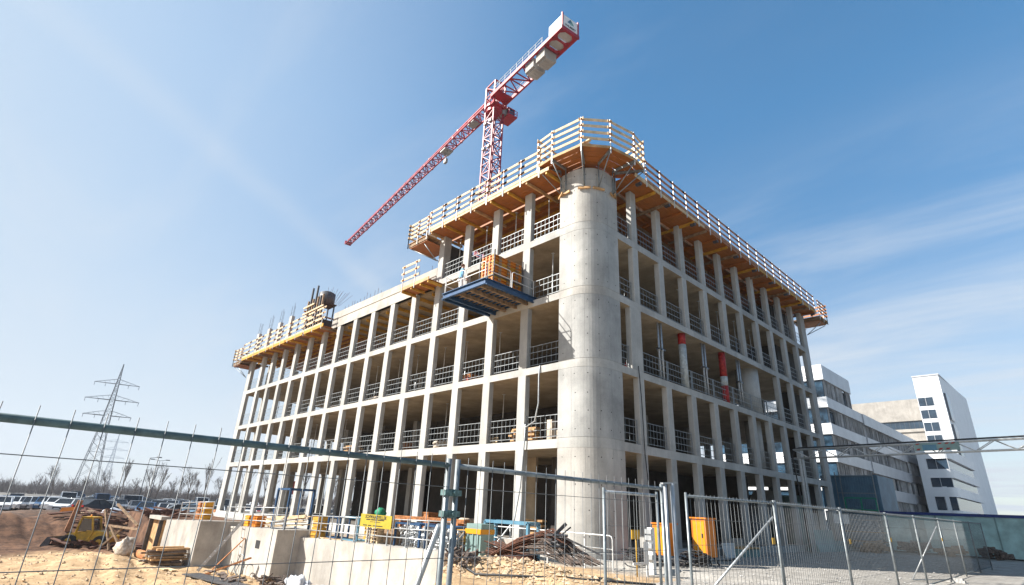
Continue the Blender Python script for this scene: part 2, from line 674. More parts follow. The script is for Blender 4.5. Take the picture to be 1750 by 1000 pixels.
def gz(x, y):
    z = -1.0 * sst(-44.5, -52, x) * (1 - sst(140, 600, abs(x)) * .0)
    p = pit(x, y)
    z -= 2.35 * p
    if -44 < x < 9 and -8 < y < 0: z -= .18 * sst(9, 2, x) * (1 - p)
    n = noise.noise(Vector((x * .35, y * .35, 0)))
    n2 = noise.noise(Vector((x * 1.7, y * 1.7, 5)))
    amp = .16 if (p > .02 or x < -44) else .03
    if x * x + y * y > 140 ** 2: amp = .02
    z += amp * n + amp * .4 * n2
    # wheel ruts winding through the sand
    if p > .1:
        yr = -10.6 + 1.1 * sin(x * .16) + .02 * x
        for dy in (-.85, .85):
            z -= .13 * math.exp(-((y - yr - dy) / .22) ** 2) - .06 * math.exp(-((y - yr - dy - .5) / .2) ** 2)
        yr = -12.6 - .22 * x - 3.2
        for dy in (-.8, .8): z -= .11 * math.exp(-((y - yr - dy) / .2) ** 2)
        z += .09 * noise.noise(Vector((x * 3.1, y * 3.1, 2)))
    # crest of loose sand in front of the loader
    z += .45 * math.exp(-((x + 27) / 6) ** 2 - ((y + 11.2) / 2.2) ** 2)
    # heap that carries the reinforcement bundle, and its spill
    z += .42 * math.exp(-((x - .9) / 2.1) ** 2 - ((y + 5.0) / .9) ** 2) * (1 + .25 * n2)
    z += .25 * math.exp(-((x + 1.3) / 1.6) ** 2 - ((y + 6.2) / 1.1) ** 2)
    # earth bank west of the hole
    if -75 < x < -40 and y < -3: z += (.35 * sst(-44, -50, x) * sst(-74, -58, x)) * (.6 + 1.2 * n) * sst(-3, -8, y)
    return z


def axis(lo, hi, step, far):
    a = []
    x = lo
    while x <= hi + 1e-6:
        a.append(x)
        x += step
    s, l, r = step, [], []
    x = lo
    while x > -far:
        s *= 1.35
        x -= s
        l.append(x)
    s, x = step, hi
    while x < far:
        s *= 1.35
        x += s
        r.append(x)
    return l[::-1] + a + r


def ax2(parts, far):
    a = [parts[0][0]]
    for lo, hi, st in parts:
        while a[-1] < hi - 1e-6: a.append(a[-1] + st)
    s, l, r = 1, [], []
    x = a[0]
    while x > -far:
        s *= 1.4
        x -= s
        l.append(x)
    s, x = 1, a[-1]
    while x < far:
        s *= 1.4
        x += s
        r.append(x)
    return l[::-1] + a + r


gxs = ax2([(-78, -45, .7), (-45, -18, .35), (-18, 12, .22), (12, 20, .5)], 4000)
gys = ax2([(-32, -20, .6), (-20, 3, .2), (3, 34, .8)], 4000)
gv = [(x, y, gz(x, y)) for y in gys for x in gxs]
nx = len(gxs)
gf = [(j * nx + i, j * nx + i + 1, (j + 1) * nx + i + 1, (j + 1) * nx + i) for j in range(len(gys) - 1) for i in range(nx - 1)]
gme = bpy.data.meshes.new('ground')
gme.from_pydata(gv, [], gf)
gme.polygons.foreach_set('use_smooth', [True] * len(gf))
ca = gme.color_attributes.new('zone', 'FLOAT_COLOR', 'POINT')
zc_ = []
for x, y, z in gv:
    s_ = sst(9.6, 5.5, x + .35 * y * 0 + 1.6 * noise.noise(Vector((x * .5, y * .5, 3)))) * sst(-.2, -2.2, y + .8 * noise.noise(Vector((x, y, 9))))
    if x > 4: s_ *= sst(-3, -9, y) * .6
    e_ = sst(-32, -36, x + 2 * noise.noise(Vector((x * .3, y * .3, 1))))
    f_ = sst(90, 160, sqrt(x * x + y * y))
    zc_ += [max(0, min(1, s_)), e_, max(f_, .35 * sst(-52, -62, x)), 1]
ca.data.foreach_set('color', zc_)
gme.materials.append(gm)
go = bpy.data.objects.new('ground', gme)
COL.objects.link(go)
tag(go, 'bare sandy and gravelly ground of the building site', 'ground', kind='structure')


# ---------------------------------------------------------------- the concrete building
ZB = [.32, 4.19, 7.64, 11.10, 14.50, 17.92]     # undersides of slabs 1..5 (0: ground floor level)
ZT = [.32, 4.57, 7.98, 11.45, 14.87]            # tops of slabs
XE, YE = -44.2, 29.1                            # far ends of the two street fronts
bld = thing('concrete_building', 'bare grey concrete building frame under construction with a round corner pillar', 'building', (-22, 14, 0))
# floor slabs: one per level, cut back where the corner pillar stands
for k in range(0, 5):
    mb = MB()
    z0 = -.6 if k == 0 else ZB[k]
    z1 = ZT[k]
    poly = [(XE, 0), (-2.03, 0), (-2.03, .25), (-.25, 2.1), (0, 2.1), (0, YE), (XE, YE)]
    if k == 4: poly = [(-26.0, 0), (-2.03, 0), (-2.03, .25), (-.25, 2.1), (0, 2.1), (0, YE), (-26, YE)]
    # edge beam visible on the face: sides in concrete, underside in shuttered concrete with warm bounced light put into its colour
    n = len(poly)
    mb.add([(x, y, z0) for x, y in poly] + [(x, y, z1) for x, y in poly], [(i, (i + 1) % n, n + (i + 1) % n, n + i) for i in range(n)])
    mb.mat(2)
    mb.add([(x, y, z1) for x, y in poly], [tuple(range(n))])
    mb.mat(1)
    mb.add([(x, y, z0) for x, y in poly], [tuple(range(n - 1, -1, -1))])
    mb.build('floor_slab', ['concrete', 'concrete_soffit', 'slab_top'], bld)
# corner pillar: flat wings and a rounded corner, pour joints at each level, tie holes
mb = MB()
prof = [(-2.03, 0)] + [(-1.26 + 1.26 * sin(a), 1.26 - 1.26 * cos(a)) for a in [pi / 2 * i / 14 for i in range(15)]] + [(0, 2.1)]
inner = [(-.25, 2.1), (-2.03, .25)]
levels = [-.5]
for k in range(1, 5): levels += [ZB[k] - .02, ZT[k] + .03]
levels += [17.3, 18.0]
ctr = Vector((-1.26, 1.26))


def ring(z, inset):
    out = []
    for x, y in prof:
        nx_, ny_ = 0, 0
        if x <= -1.26: ny_ = 1
        elif y >= 1.26: nx_ = -1
        else:
            v = (ctr - Vector((x, y))).normalized()
            nx_, ny_ = v.x, v.y
        out.append((x + nx_ * inset, y + ny_ * inset, z))
    return out + [(x, y, z) for x, y in inner]


seq = []
for i, z in enumerate(levels):
    if 0 < i < len(levels) - 1: seq += [(z - .012, 0), (z - .006, .014), (z + .006, .014), (z + .012, 0.004 if i % 2 else 0)]
    else: seq.append((z, 0))
np_ = len(prof) + 2
rings = [ring(z, i) for z, i in seq]
vs = [v for r_ in rings for v in r_]
fs = []
sm = []
for j in range(len(rings) - 1):
    for k in range(np_):
        fs.append((j * np_ + k, j * np_ + (k + 1) % np_, (j + 1) * np_ + (k + 1) % np_, (j + 1) * np_ + k))
o_ = 0
mb.add(vs, [])
lift = {0: 2, 1: 0, 2: 1, 3: 0, 4: 1, 5: 2, 6: 0, 7: 0, 8: 2, 9: 1}
for j in range(len(rings) - 1):
    zm = (rings[j][0][2] + rings[j + 1][0][2]) / 2
    li = sum(1 for z in levels[1:] if zm > z)
    for k in range(np_):
        mb.f.append(fs[j * np_ + k])
        mb.sm.append(False)
        mb.mi.append(lift.get(li, 0))
mb.add(rings[-1], [tuple(range(np_))])
pil = mb.build('corner_pillar', ['concrete_pillar', 'concrete_pillar_b', 'concrete_pillar_c'], bld)
mb = MB()


def on_pillar(s):
    """point and outward normal at arc length s from the left edge of the pillar face"""
    if s < .77: return (-2.03 + s, 0), (0, -1)
    L = 1.26 * pi / 2
    if s < .77 + L:
        a = (s - .77) / 1.26
        return (-1.26 + 1.26 * sin(a), 1.26 - 1.26 * cos(a)), (sin(a), -cos(a))
    return (0, 1.26 + s - .77 - L), (1, 0)


rnd = random.Random(3)
for k in range(5):
    za = ZT[k]
    zb = ZB[k + 1]
    for s_ in (.3, .95, 1.55, 2.1, 2.65, 3.3):
        for f in (.12, .37, .62, .9):
            if rnd.random() < .12 or (s_ in (.3, 3.3) and f in (.37, .62)): continue
            (x, y), (nx_, ny_) = on_pillar(s_ + rnd.uniform(-.03, .03))
            z = za + f * (zb - za)
            mb.tube((x - nx_ * .03, y - ny_ * .03, z), (x + nx_ * .003, y + ny_ * .003, z), .024, 8)
mb.build('tie_holes', 'hole', pil)
mb = MB()
for k in range(5):
    za, zb = ZT[k], ZB[k + 1]
    for s_ in (.77, 1.43, 2.09, 2.75):   # fine lines where the shutter panels met
        if (k, s_) in ((1, 1.43), (3, 2.09), (4, 1.43), (0, 2.09)): continue
        (x, y), (nx_, ny_) = on_pillar(s_)
        mb.bar((x - nx_ * .002, y - ny_ * .002, za + .1), (x - nx_ * .002, y - ny_ * .002, zb - .05), .008, .008, (nx_, ny_, 0))
mb.build('shutter_lines', 'seam', pil)

# facade columns: one mesh per size, each column an object of its own
cmesh = {}


def column(x0, x1, y0, y1, k, extra=False, top=None, m='concrete', mi=None):
    """column on level k filling the box from slab top to the next slab's underside"""
    za, zb = ZT[k], (top or ZB[k + 1])
    key = (round(x1 - x0, 3), round(y1 - y0, 3), k, zb, m)
    if key not in cmesh:
        b = MB()
        w, d, h = x1 - x0, y1 - y0, zb - za
        e = .018
        pl = [(e, 0), (w - e, 0), (w, e), (w, d - e), (w - e, d), (e, d), (0, d - e), (0, e)]
        b.prism(pl, 0, h)
        me = b.mesh('column')
        me.materials.append(MATS[m])
        cmesh[key] = me
    o = bpy.data.objects.new('column', cmesh[key])
    o.parent = bld
    COL.objects.link(o)
    o.location = Vector((x0, y0, za)) - bld.location
    return o


LX = lambda i: -(2.036 + 2.591 * i)
RY = lambda j: 1.381 + 2.512 * j
# columns too small in the picture to matter go into one mesh (more than a hundred in all)
rest = MB()
for k in range(4):
    for i in range(1, 16):
        x0 = LX(i)
        if i in (12, 14) : rest.box((x0, .0, ZT[k]), (x0 + .54, .3, ZB[k + 1]))
        else: column(x0, x0 + .54, 0, .3, k)
    column(XE, XE + .95, 0, .3, k)
for i in (1, 2, 3): column(LX(i), LX(i) + .54, 0, .3, 4)
column(LX(4), LX(4) + .54, 0, .55, 4)
for k in range(5):
    for j in range(1, 11):
        if k == 2 and 2 <= j <= 7: continue
        y1 = RY(j)
        w = .5 if not (k == 2 and j == 1) else .95
        if j == 10 and k != 3: rest.box((-.3, y1 - w, ZT[k]), (0, y1, ZB[k + 1]))
        else: column(-.3, 0, y1 - w, y1, k)
    column(-.3, 0, YE - .95, YE, k)
# inner columns and the two fronts one sees through the storeys
for k in range(4):
    for i in range(0, 8):
        for y in (6.2, 12.4, 18.6, 24.6):
            x = -5.6 - 5.4 * i
            if -21 < x < -6.5 and 6 < y < 23: continue
            if -34 < x < -23 and 7 < y < 18: continue
            rest.box((x - .25, y - .25, ZT[k]), (x + .25, y + .25, ZB[k + 1]))
    for y in [1.9 + 2.6 * q for q in range(0, 10)]: rest.box((XE, y, ZT[k]), (XE + .3, y + .54, ZB[k + 1]))
    for q in range(1, 16): rest.box((LX(q), YE - .3, ZT[k]), (LX(q) + .5, YE, ZB[k + 1]))
tag(rest.build('columns', 'concrete', bld), kind='stuff')
# stair and lift cores deep inside
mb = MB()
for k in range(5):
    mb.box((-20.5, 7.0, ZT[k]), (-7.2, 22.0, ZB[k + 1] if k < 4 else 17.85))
mb.build('core_wall', 'concrete_shaded', bld)
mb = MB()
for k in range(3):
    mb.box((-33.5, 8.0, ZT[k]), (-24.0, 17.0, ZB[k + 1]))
mb.build('core_wall', 'concrete_shaded', bld)
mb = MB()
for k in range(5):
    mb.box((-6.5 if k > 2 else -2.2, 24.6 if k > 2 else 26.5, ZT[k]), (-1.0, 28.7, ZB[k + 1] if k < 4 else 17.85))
mb.build('core_wall', 'concrete_shaded', bld)
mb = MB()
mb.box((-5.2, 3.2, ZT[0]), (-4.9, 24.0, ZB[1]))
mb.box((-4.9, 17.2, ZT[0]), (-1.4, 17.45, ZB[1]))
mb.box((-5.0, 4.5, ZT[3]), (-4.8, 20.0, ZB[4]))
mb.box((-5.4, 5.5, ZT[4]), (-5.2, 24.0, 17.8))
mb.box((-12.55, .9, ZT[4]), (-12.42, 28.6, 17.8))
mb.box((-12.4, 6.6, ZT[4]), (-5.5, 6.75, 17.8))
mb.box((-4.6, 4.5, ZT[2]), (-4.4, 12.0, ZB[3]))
mb.build('inner_wall', 'concrete_shaded', bld)
# board lining seen behind the second ground-floor bay, and a sloping stair flight on the shaded side
mb = MB()
mb.box((-7.6, 3.0, ZT[0]), (-6.1, 3.15, ZB[1]))
mb.build('inner_wall', 'concrete_soffit', bld)
mb = MB()
mb.extr([(-1.2, 18.0, .32), (-1.2, 21.5, 3.2), (-1.2, 21.5, 3.55), (-1.2, 17.6, .32)], (-1.6, 0, 0))
mb.build('stair_flight', 'concrete', bld)
mb = MB()
mb.extr([(-.4, 24.8, .32), (-.4, 26.2, .32), (-.4, 26.2, 2.3), (-.4, 25.9, 2.3)], (-.5, 0, 0))
mb.build('stair_flight', 'concrete', bld)
mb = MB()
mb.box((-5.0, 24.4, ZT[0]), (-.6, 24.55, 3.4))
mb.box((-.7, 22.2, ZT[0]), (-.6, 24.4, 2.9))
mb.build('inner_panel', 'teal_panel', bld)
# round pillar set back on the second floor of the shaded side
mb = MB()
mb.tube((-.95, 18.2, ZT[2]), (-.95, 18.2, ZB[3]), .72, 28)
mb.tube((-.95, 18.2, ZT[1]), (-.95, 18.2, ZB[2]), .5, 24)
mb.build('round_pillar', 'concrete', bld)
# the two slender round columns with red and white wrapping
for y, bands in ((8.35, [('white_tube', 0, .80), ('red_paint', .80, 1)]), (13.15, [('red_paint', 0, .34), ('white_tube', .34, .52), ('red_paint', .52, 1)])):
    mb = MB()
    h0, h1 = ZT[2], ZB[3]
    names = []
    for q, (mm, a, b) in enumerate(bands):
        mb.mat(q)
        names.append(mm)
        mb.tube((-.28, y, h0 + a * (h1 - h0)), (-.28, y, h0 + b * (h1 - h0)), .205 + .006 * (q % 2), 20)
    o = mb.build('wrapped_column', names, bld)
    o['label'] = 'round column wrapped white with a red top' if y < 10 else 'round column wrapped red and white'
# white upstand (parapet) on the lower roof edge, with its ledge
mb = MB()
mb.box((-26.4, -.02, ZB[4] + .0), (-12.46, .25, 15.28))
mb.box((-26.4, .03, 15.28), (-12.46, .25, 15.86))
mb.box((-26.2, -.06, 15.24), (-12.5, -.02, 15.30))
mb.build('parapet', 'concrete_white', bld)
# starter bars on the lower roof
mb = MB()
rnd = random.Random(8)
for q in range(26):
    x = -25.6 + q * .5 + rnd.uniform(-.15, .15)
    if -20 > x or rnd.random() < .25: mb.tube((x, .5, 15.6), (x + rnd.uniform(-.05, .05), .5, 16.4 + rnd.uniform(0, .4)), .012, 4)
mb.build('starter_bars', 'rust', bld)
# plinth below the pillar
mb = MB()
pp = [(-2.6, -.25), (-1.26, -.25)] + [(-1.26 + 1.51 * sin(a), 1.26 - 1.51 * cos(a)) for a in [pi / 2 * i / 10 for i in range(1, 11)]] + [(.25, 3.2), (0, 3.2), (0, 2), (-2.03, 0), (-2.6, 0)]
mb.prism(pp, -.9, .22)
mb.box((0, 3.2, -.6), (.28, YE, .30))
mb.box((XE, -.25, -.9), (-2.6, 0, .12))
mb.build('plinth', 'concrete', bld)

# ---------------------------------------------------------------- guard railings between the columns
def rail_mesh(w, h=1.08, n=None, along='x'):
    b = MB()
    n = n or max(4, int(w / .27))
    P_ = (lambda u, z: (u, 0, z)) if along == 'x' else (lambda u, z: (0, u, z))
    for z in (.14, .45, .77, h): b.bar(P_(0, z), P_(w, z), .026, .026)
    fm = MB()
    for q in range(n + 1):
        u = w * q / n
        fm.bar(P_(u, .1), P_(u, h), .012, .012)
    for u in (.05, w - .05): b.bar(P_(u, 0), P_(u, h + .04), .036, .036)
    return b, fm


rail_cache = {}


def railing(loc, w, along, label, group='guard railings between the columns'):
    key = (round(w, 2), along)
    if key not in rail_cache:
        b, f = rail_mesh(w, along=along)
        rail_cache[key] = (b.mesh('frame'), f.mesh('bars'))
        rail_cache[key][0].materials.append(MATS['rail_steel'])
        rail_cache[key][1].materials.append(MATS['galv_dark'])
    root = thing('guard_railing', label, 'railing', loc, group)
    for nm, me in zip(('frame', 'bars'), rail_cache[key]):
        o = bpy.data.objects.new(nm, me)
        o.parent = root
        COL.objects.link(o)
    return root


def bay_left(i):
    return (LX(i) + .54, (LX(i - 1) if i > 1 else -2.03)) if i < 16 else (XE + .95, LX(15))


for k in (1, 2, 3, 4):
    for i in range(1, 17):
        if k == 4 and i > 4: break
        a, b_ = bay_left(i)
        if k == 3 and i in (2, 3): continue     # open behind the loading platform
        railing((a, .17, ZT[k] + .01), b_ - a, 'x', f'guard railing, {FLOORS[k]}, sunlit front, {ORD[i]} bay left of the round pillar')
for k in (1, 2, 3, 4):
    for j in range(1, 12):
        a = 2.1 if j == 1 else RY(j - 1)
        b_ = RY(j) - .5 if j < 11 else YE - .95
        if k == 2 and j == 1: b_ = RY(1) - .95
        if k == 2 and 2 <= j <= 7: b_ = RY(j) - .02
        if k == 2 and j == 8: b_ = RY(8) - .5
        railing((-.17, a + .01, ZT[k] + .01), b_ - a - .02, 'y', f'guard railing, {FLOORS[k]}, shaded front, {ORD[j]} bay right of the round pillar')

# ---------------------------------------------------------------- shoring props
prop_cache = {}


def prop(x, y, k, label, top=None, r=.03, group='steel props under the slabs'):
    h = round((top or ZB[k + 1]) - ZT[k] - .005, 3)
    key = (h, r)
    if key not in prop_cache:
        lo, hi, hd = MB(), MB(), MB()
        lo.tube((0, 0, .01), (0, 0, h * .55), r * 1.25, 8)
        lo.box((-.07, -.07, 0), (.07, .07, .012))
        hi.tube((0, 0, h * .55), (0, 0, h - .02), r, 8)
        hi.box((-.07, -.07, h - .02), (.07, .07, h))
        hd.tube((0, 0, h * .53), (0, 0, h * .57), r * 1.9, 8)
        ms = [a.mesh(nm) for a, nm in ((lo, 'outer_tube'), (hi, 'inner_tube'), (hd, 'collar'))]
        for me, mm in zip(ms, ('galv', 'rail_white', 'galv_dark')): me.materials.append(MATS[mm])
        prop_cache[key] = ms
    root = thing('steel_prop', label, 'prop', (x, y, ZT[k] + .003), group)
    for me in prop_cache[key]:
        o = bpy.data.objects.new(me.name.split('.')[0], me)
        o.parent = root
        COL.objects.link(o)
    return root


for i in range(1, 17):
    a, b_ = bay_left(i)
    if i not in (2, 3): prop((a + b_) / 2 - .25, .95, 3, f'steel prop, third floor, sunlit front, {ORD[i]} bay from the pillar', top=14.30)
    if i <= 4: prop(a + .42, .95, 4, f'steel prop under the orange deck, top floor, sunlit front, {ORD[i]} bay from the pillar')
    if i < 16: prop((a + b_) / 2 + (.1 if i % 2 else -.3), 1.9, 2, f'slim prop behind the railing, second floor, sunlit front, {ORD[i]} bay from the pillar', r=.025)
    if i in (1, 3, 5, 7, 8, 10, 12): prop((a + b_) / 2 - .1, 2.6, 1, f'slim prop behind the railing, first floor, sunlit front, {ORD[i]} bay from the pillar', r=.025)
for j in range(1, 12):
    a = 2.1 if j == 1 else RY(j - 1)
    b_ = RY(j) - .5
    prop(-.9, (a + b_) / 2 + .1, 4, f'steel prop under the orange deck, top floor, shaded front, {ORD[j]} bay from the pillar')
    if j < 9: prop(-1.1, (a + b_) / 2, 3, f'steel prop behind the railing, third floor, shaded front, {ORD[j]} bay from the pillar', r=.025)
# building material lying about on the floors behind the railings
CL = [(1, 2, 1.6), (1, 5, 2.4), (1, 7, 3.0), (1, 9, 2.0), (2, 1, 2.2), (2, 4, 2.0), (2, 6, 3.2), (2, 8, 1.8), (2, 11, 2.6), (3, 5, 2.0), (3, 7, 1.7), (3, 10, 2.4), (4, 1, 2.4), (4, 2, 3.0), (4, 3, 2.1), (0, 2, 2.0), (0, 4, 2.6), (0, 5, 1.8)]
for n_, (k, i, y) in enumerate(CL):
    a, b_ = bay_left(i)
    x = (a + b_) / 2
    mb = MB()
    kind_ = n_ % 3
    if kind_ == 0:
        for q in range(8): mb.obox((x + rnd.uniform(-.1, .1), y + (q % 2) * .2, ZT[k] + .1 + q * .11), (1.7, .35, .09), rnd.uniform(-.12, .12))
        nm, mt_, lb, ct = 'timber_bundle', 'ply_pale', 'bundle of timber beams', 'timber'
    elif kind_ == 1:
        for q in range(9): mb.blob((x + (q % 3) * .42 - .4, y + rnd.uniform(-.1, .1), ZT[k] + .14 + (q // 3) * .24), (.27, .3, .15), 90 + q, 10, 6, .2, -.8)
        nm, mt_, lb, ct = 'sack_pile', 'bag_white', 'pile of white sacks', 'sacks'
    else:
        mb.box((x - .55, y - .35, ZT[k] + .01), (x + .55, y + .35, ZT[k] + .95))
        for q in range(5): mb.box((x - .58, y - .38, ZT[k] + .08 + q * .2), (x + .58, y + .38, ZT[k] + .14 + q * .2))
        nm, mt_, lb, ct = 'material_crate', 'rust_orange', 'slatted brown crate', 'crate'
    mb.top(nm, mt_, f'{lb} inside the {FLOORS.get(k, "ground floor")}, sunlit front, {ORD[i]} bay left of the pillar', ct, 'building material on the floors')
# bundles of heavy props standing in for missing columns on the second floor
for q, y in enumerate((6.0, 10.75, 15.3)):
    t = thing('prop_bundle', ['pair of tall steel props left of the white column with red top', 'pair of tall steel props between the red-capped and the red-and-white column',
                              'pair of tall steel props left of the round set-back pillar'][q], 'props', (-.25, y, ZT[2]), 'prop bundles on the second floor')
    h = ZB[3] - ZT[2]
    for dy, dx in ((-.17, 0), (.05, .05), (.2, -.06)):
        mb = MB()
        mb.tube((-.25 + dx, y + dy, ZT[2] + .004), (-.25 + dx, y + dy, ZT[2] + h - .004), .055, 8)
        mb.tube((-.25 + dx, y + dy, ZT[2] + h * .5), (-.25 + dx, y + dy, ZT[2] + h * .54), .085, 8)
        mb.build('prop', 'galv', t)
    mb = MB()
    mb.box((-.36, y - .28, ZT[2] + h * .52), (-.14, y + .3, ZT[2] + h * .55))
    mb.build('clamp', 'steel_dark', t)

# ---------------------------------------------------------------- formwork decks and guard rails on top
def guard(parent, pts, z, h=1.25, n_planks=3, closed=False, post='rail_white', plank='plank', inward=.05, toe=True, posts=None, over=.25):
    """posts at pts (deck edge), plank rails in between (each run of planks a part)"""
    for (x, y) in (posts or pts):
        mb = MB()
        mb.bar((x, y, z - .35), (x, y, z + h + .06), .045, .045, (1, 0, 0))
        p_ = mb.build('post', post, parent)
        for q in range(n_planks):
            zz = z + h - q * (h - .1) / n_planks * 1.0
            m2 = MB()
            m2.box((x - .05, y - .05, zz - .10), (x + .05, y + .05, zz - .02))
            m2.build('bracket', 'rust_orange', p_)
    for a, b_ in zip(pts[:-1], pts[1:]):
        A, B = Vector((*a, 0)), Vector((*b_, 0))
        d = (B - A).normalized()
        nrm = Vector((-d.y, d.x, 0)) * inward
        for q in range(n_planks):
            mb = MB()
            zz = z + h - q * (h - .1) / n_planks
            jit = rnd.uniform(-.015, .015)
            mb.bar(A + nrm - d * over + Vector((0, 0, zz + jit)), B + nrm + d * over + Vector((0, 0, zz - jit)), .032, .145)
            mb.build('plank', plank, parent)
        if toe:
            mb = MB()
            mb.bar(A + nrm * .4 - d * .05 + Vector((0, 0, z + .10)), B + nrm * .4 + d * .05 + Vector((0, 0, z + .10)), .03, .19)
            mb.build('toe_board', plank, parent)


def spaced(a, b, n):
    return [(a[0] + (b[0] - a[0]) * i / n, a[1] + (b[1] - a[1]) * i / n) for i in range(n + 1)]


def deck_boards(mb, x0, x1, y0, y1, z, along, w=.5, gap=.01, th=.03, zj=.012, seed=1):
    rr = random.Random(seed)
    a, b = (y0, y1) if along == 'x' else (x0, x1)
    while a < b - .02:
        e = min(a + w, b)
        zz = z + rr.uniform(0, zj)
        if along == 'x': mb.box((x0, a, zz), (x1, e - gap, zz + th))
        else: mb.box((a, y0, zz), (e - gap, y1, zz + th))
        a = e


ZD = 17.95
# left (sunlit) deck
dl = thing('formwork_deck', 'orange timber slab formwork with white plank guard rail above the sunlit top floor', 'formwork', (-7, -.4, ZD), 'formwork decks on the top floor')
mb = MB()
deck_boards(mb, -12.3, -1.9, -.95, .55, ZD, 'x', .25)
mb.build('edge_boards', 'ply', dl)
mb = MB()
deck_boards(mb, -12.3, -1.9, .6, 7.0, ZD + .16, 'y', .62)
mb.build('plywood', 'ply', dl)
for q in range(8):
    mb = MB()
    x = -12.1 + q * 1.42
    mb.bar((x, -.98, ZD - .1), (x, 1.6, ZD - .1), .1, .16)
    mb.build('bracket_beam', 'beam_yellow' if q % 3 else 'ply_pale', dl)
for q in range(7):
    mb = MB()
    y = .75 + q * .62
    mb.bar((-12.3, y, ZD + .05), (-1.9, y, ZD + .05), .08, .2)
    mb.build('joist', 'beam_yellow' if q % 2 else 'ply', dl)
mb = MB()
mb.bar((-12.35, -1.0, ZD + .06), (-1.95, -1.0, ZD + .06), .05, .2)
mb.build('edge_beam', 'plank', dl)
guard(dl, spaced((-12.2, -1.05), (-2.6, -1.05), 7), ZD + .12, 1.32, 3)
# right (shaded) deck
dr = thing('formwork_deck', 'orange timber slab formwork with plank guard rail above the shaded top floor', 'formwork', (.4, 16, ZD), 'formwork decks on the top floor')
mb = MB()
deck_boards(mb, -.55, .95, 2.2, YE + .2, ZD, 'y', .25)
mb.build('edge_boards', 'ply', dr)
mb = MB()
deck_boards(mb, -7, -.6, 2.2, YE - .2, ZD + .16, 'x', .62)
mb.build('plywood', 'ply', dr)
for q in range(19):
    mb = MB()
    y = 2.9 + q * 1.43
    mb.bar((-1.6, y, ZD - .1), (.98, y, ZD - .1), .1, .16)
    mb.build('bracket_beam', ('ply', 'beam_yellow', 'timber_old')[q % 3], dr)
    if q % 2 == 0:
        mb = MB()
        mb.box((.72, y - .09, ZD - .3), (1.02, y + .09, ZD - .18))
        mb.build('bracket_head', 'steel_dark', dr)
for q in range(6):
    mb = MB()
    x = -.75 - q * .62
    mb.bar((x, 2.2, ZD + .05), (x, YE, ZD + .05), .08, .2)
    mb.build('joist', 'ply' if q % 2 else 'timber_old', dr)
for y0, y1, mm in ((2.4, 9.8, 'plank'), (9.8, 17.4, 'ply'), (17.4, 24, 'beam_yellow'), (24, YE + .1, 'beam_yellow')):
    mb = MB()
    mb.bar((1.0, y0, ZD + .06), (1.0, y1, ZD + .06), .05, .22)
    mb.build('edge_beam', mm, dr)
guard(dr, spaced((1.05, 3.4), (1.05, 28.8), 18), ZD + .12, 1.3, 3, plank='plank_red')
# corner platform round the pillar head
cp = thing('corner_platform', 'projecting timber working platform with tall plank guard rail around the pillar head', 'platform', (-1.2, 1.2, 18.25))
ZC = 18.35
outer = [(-2.75, .55), (-2.7, -1.05), (-1.62, -1.15), (.15, -.98), (1.1, .15), (1.42, 1.75), (1.32, 2.75), (.2, 2.95)]
mb = MB()
for i in range(len(outer) - 1):
    A = Vector((*outer[i], 0))
    B = Vector((*outer[i + 1], 0))
    C_ = Vector((-1.3, 1.3, 0))
    for q in range(6):
        f0, f1 = 1 - q * .155, 1 - (q + 1) * .155 + .012
        dz = rnd.uniform(0, .02)
        quad = [C_ + (A - C_) * f0, C_ + (B - C_) * f0, C_ + (B - C_) * f1, C_ + (A - C_) * f1]
        mb.extr([(v.x, v.y, ZC + dz) for v in quad], (0, 0, .035))
mb.build('deck', 'ply', cp)
for i in range(len(outer) - 1):
    mb = MB()
    mb.bar((*outer[i], ZC + .06), (*outer[i + 1], ZC + .06), .04, .14)
    mb.build('fascia', 'ply_pale', cp)
guard(cp, outer, ZC + .05, 1.62, 4, toe=False, inward=.04, over=.12)
for i in range(1, len(outer) - 1):
    x, y = outer[i]
    v = Vector((x + 1.26, y - 1.26, 0)).normalized()
    foot = Vector((-1.26, 1.26, 0)) + v * 1.31
    if y < 0 and x < -1.26: foot = Vector((max(-1.95, min(-1.4, x)), -.05, 0))
    if y > 1.3: foot = Vector((.05, min(1.95, y), 0))
    mb = MB()
    mb.bar((x, y, ZC - .07), (foot.x, foot.y, ZC - .07), .09, .12)
    mb.tube((x, y, ZC - .1), (foot.x, foot.y, ZC - 1.45), .028, 6)
    mb.tube((foot.x, foot.y, ZC - .1), (foot.x, foot.y, ZC - 1.5), .03, 6)
    b_ = mb.build('bracket', 'galv_dark', cp)
    mb = MB()
    t_ = Vector((-v.y, v.x, 0))
    mb.bar(foot + t_ * .32 + Vector((0, 0, ZC - 1.55)), foot - t_ * .32 + Vector((0, 0, ZC - 1.55)), .08, .11)
    mb.build('foot_timber', 'ply_pale', b_)
# a few boards stacked on that platform
mb = MB()
for q in range(5): mb.box((-1.0 + q * .3, -.75 + q * .02, ZC + .07), (-.8 + q * .3, -.45 + q * .3, ZC + .24))
mb.box((-1.05, -.85, ZC + .24), (.55, -.68, ZC + .30))
mb.top('timber_pile', 'plank', 'low pile of pale timber blocks and a board on the corner platform', 'timber')


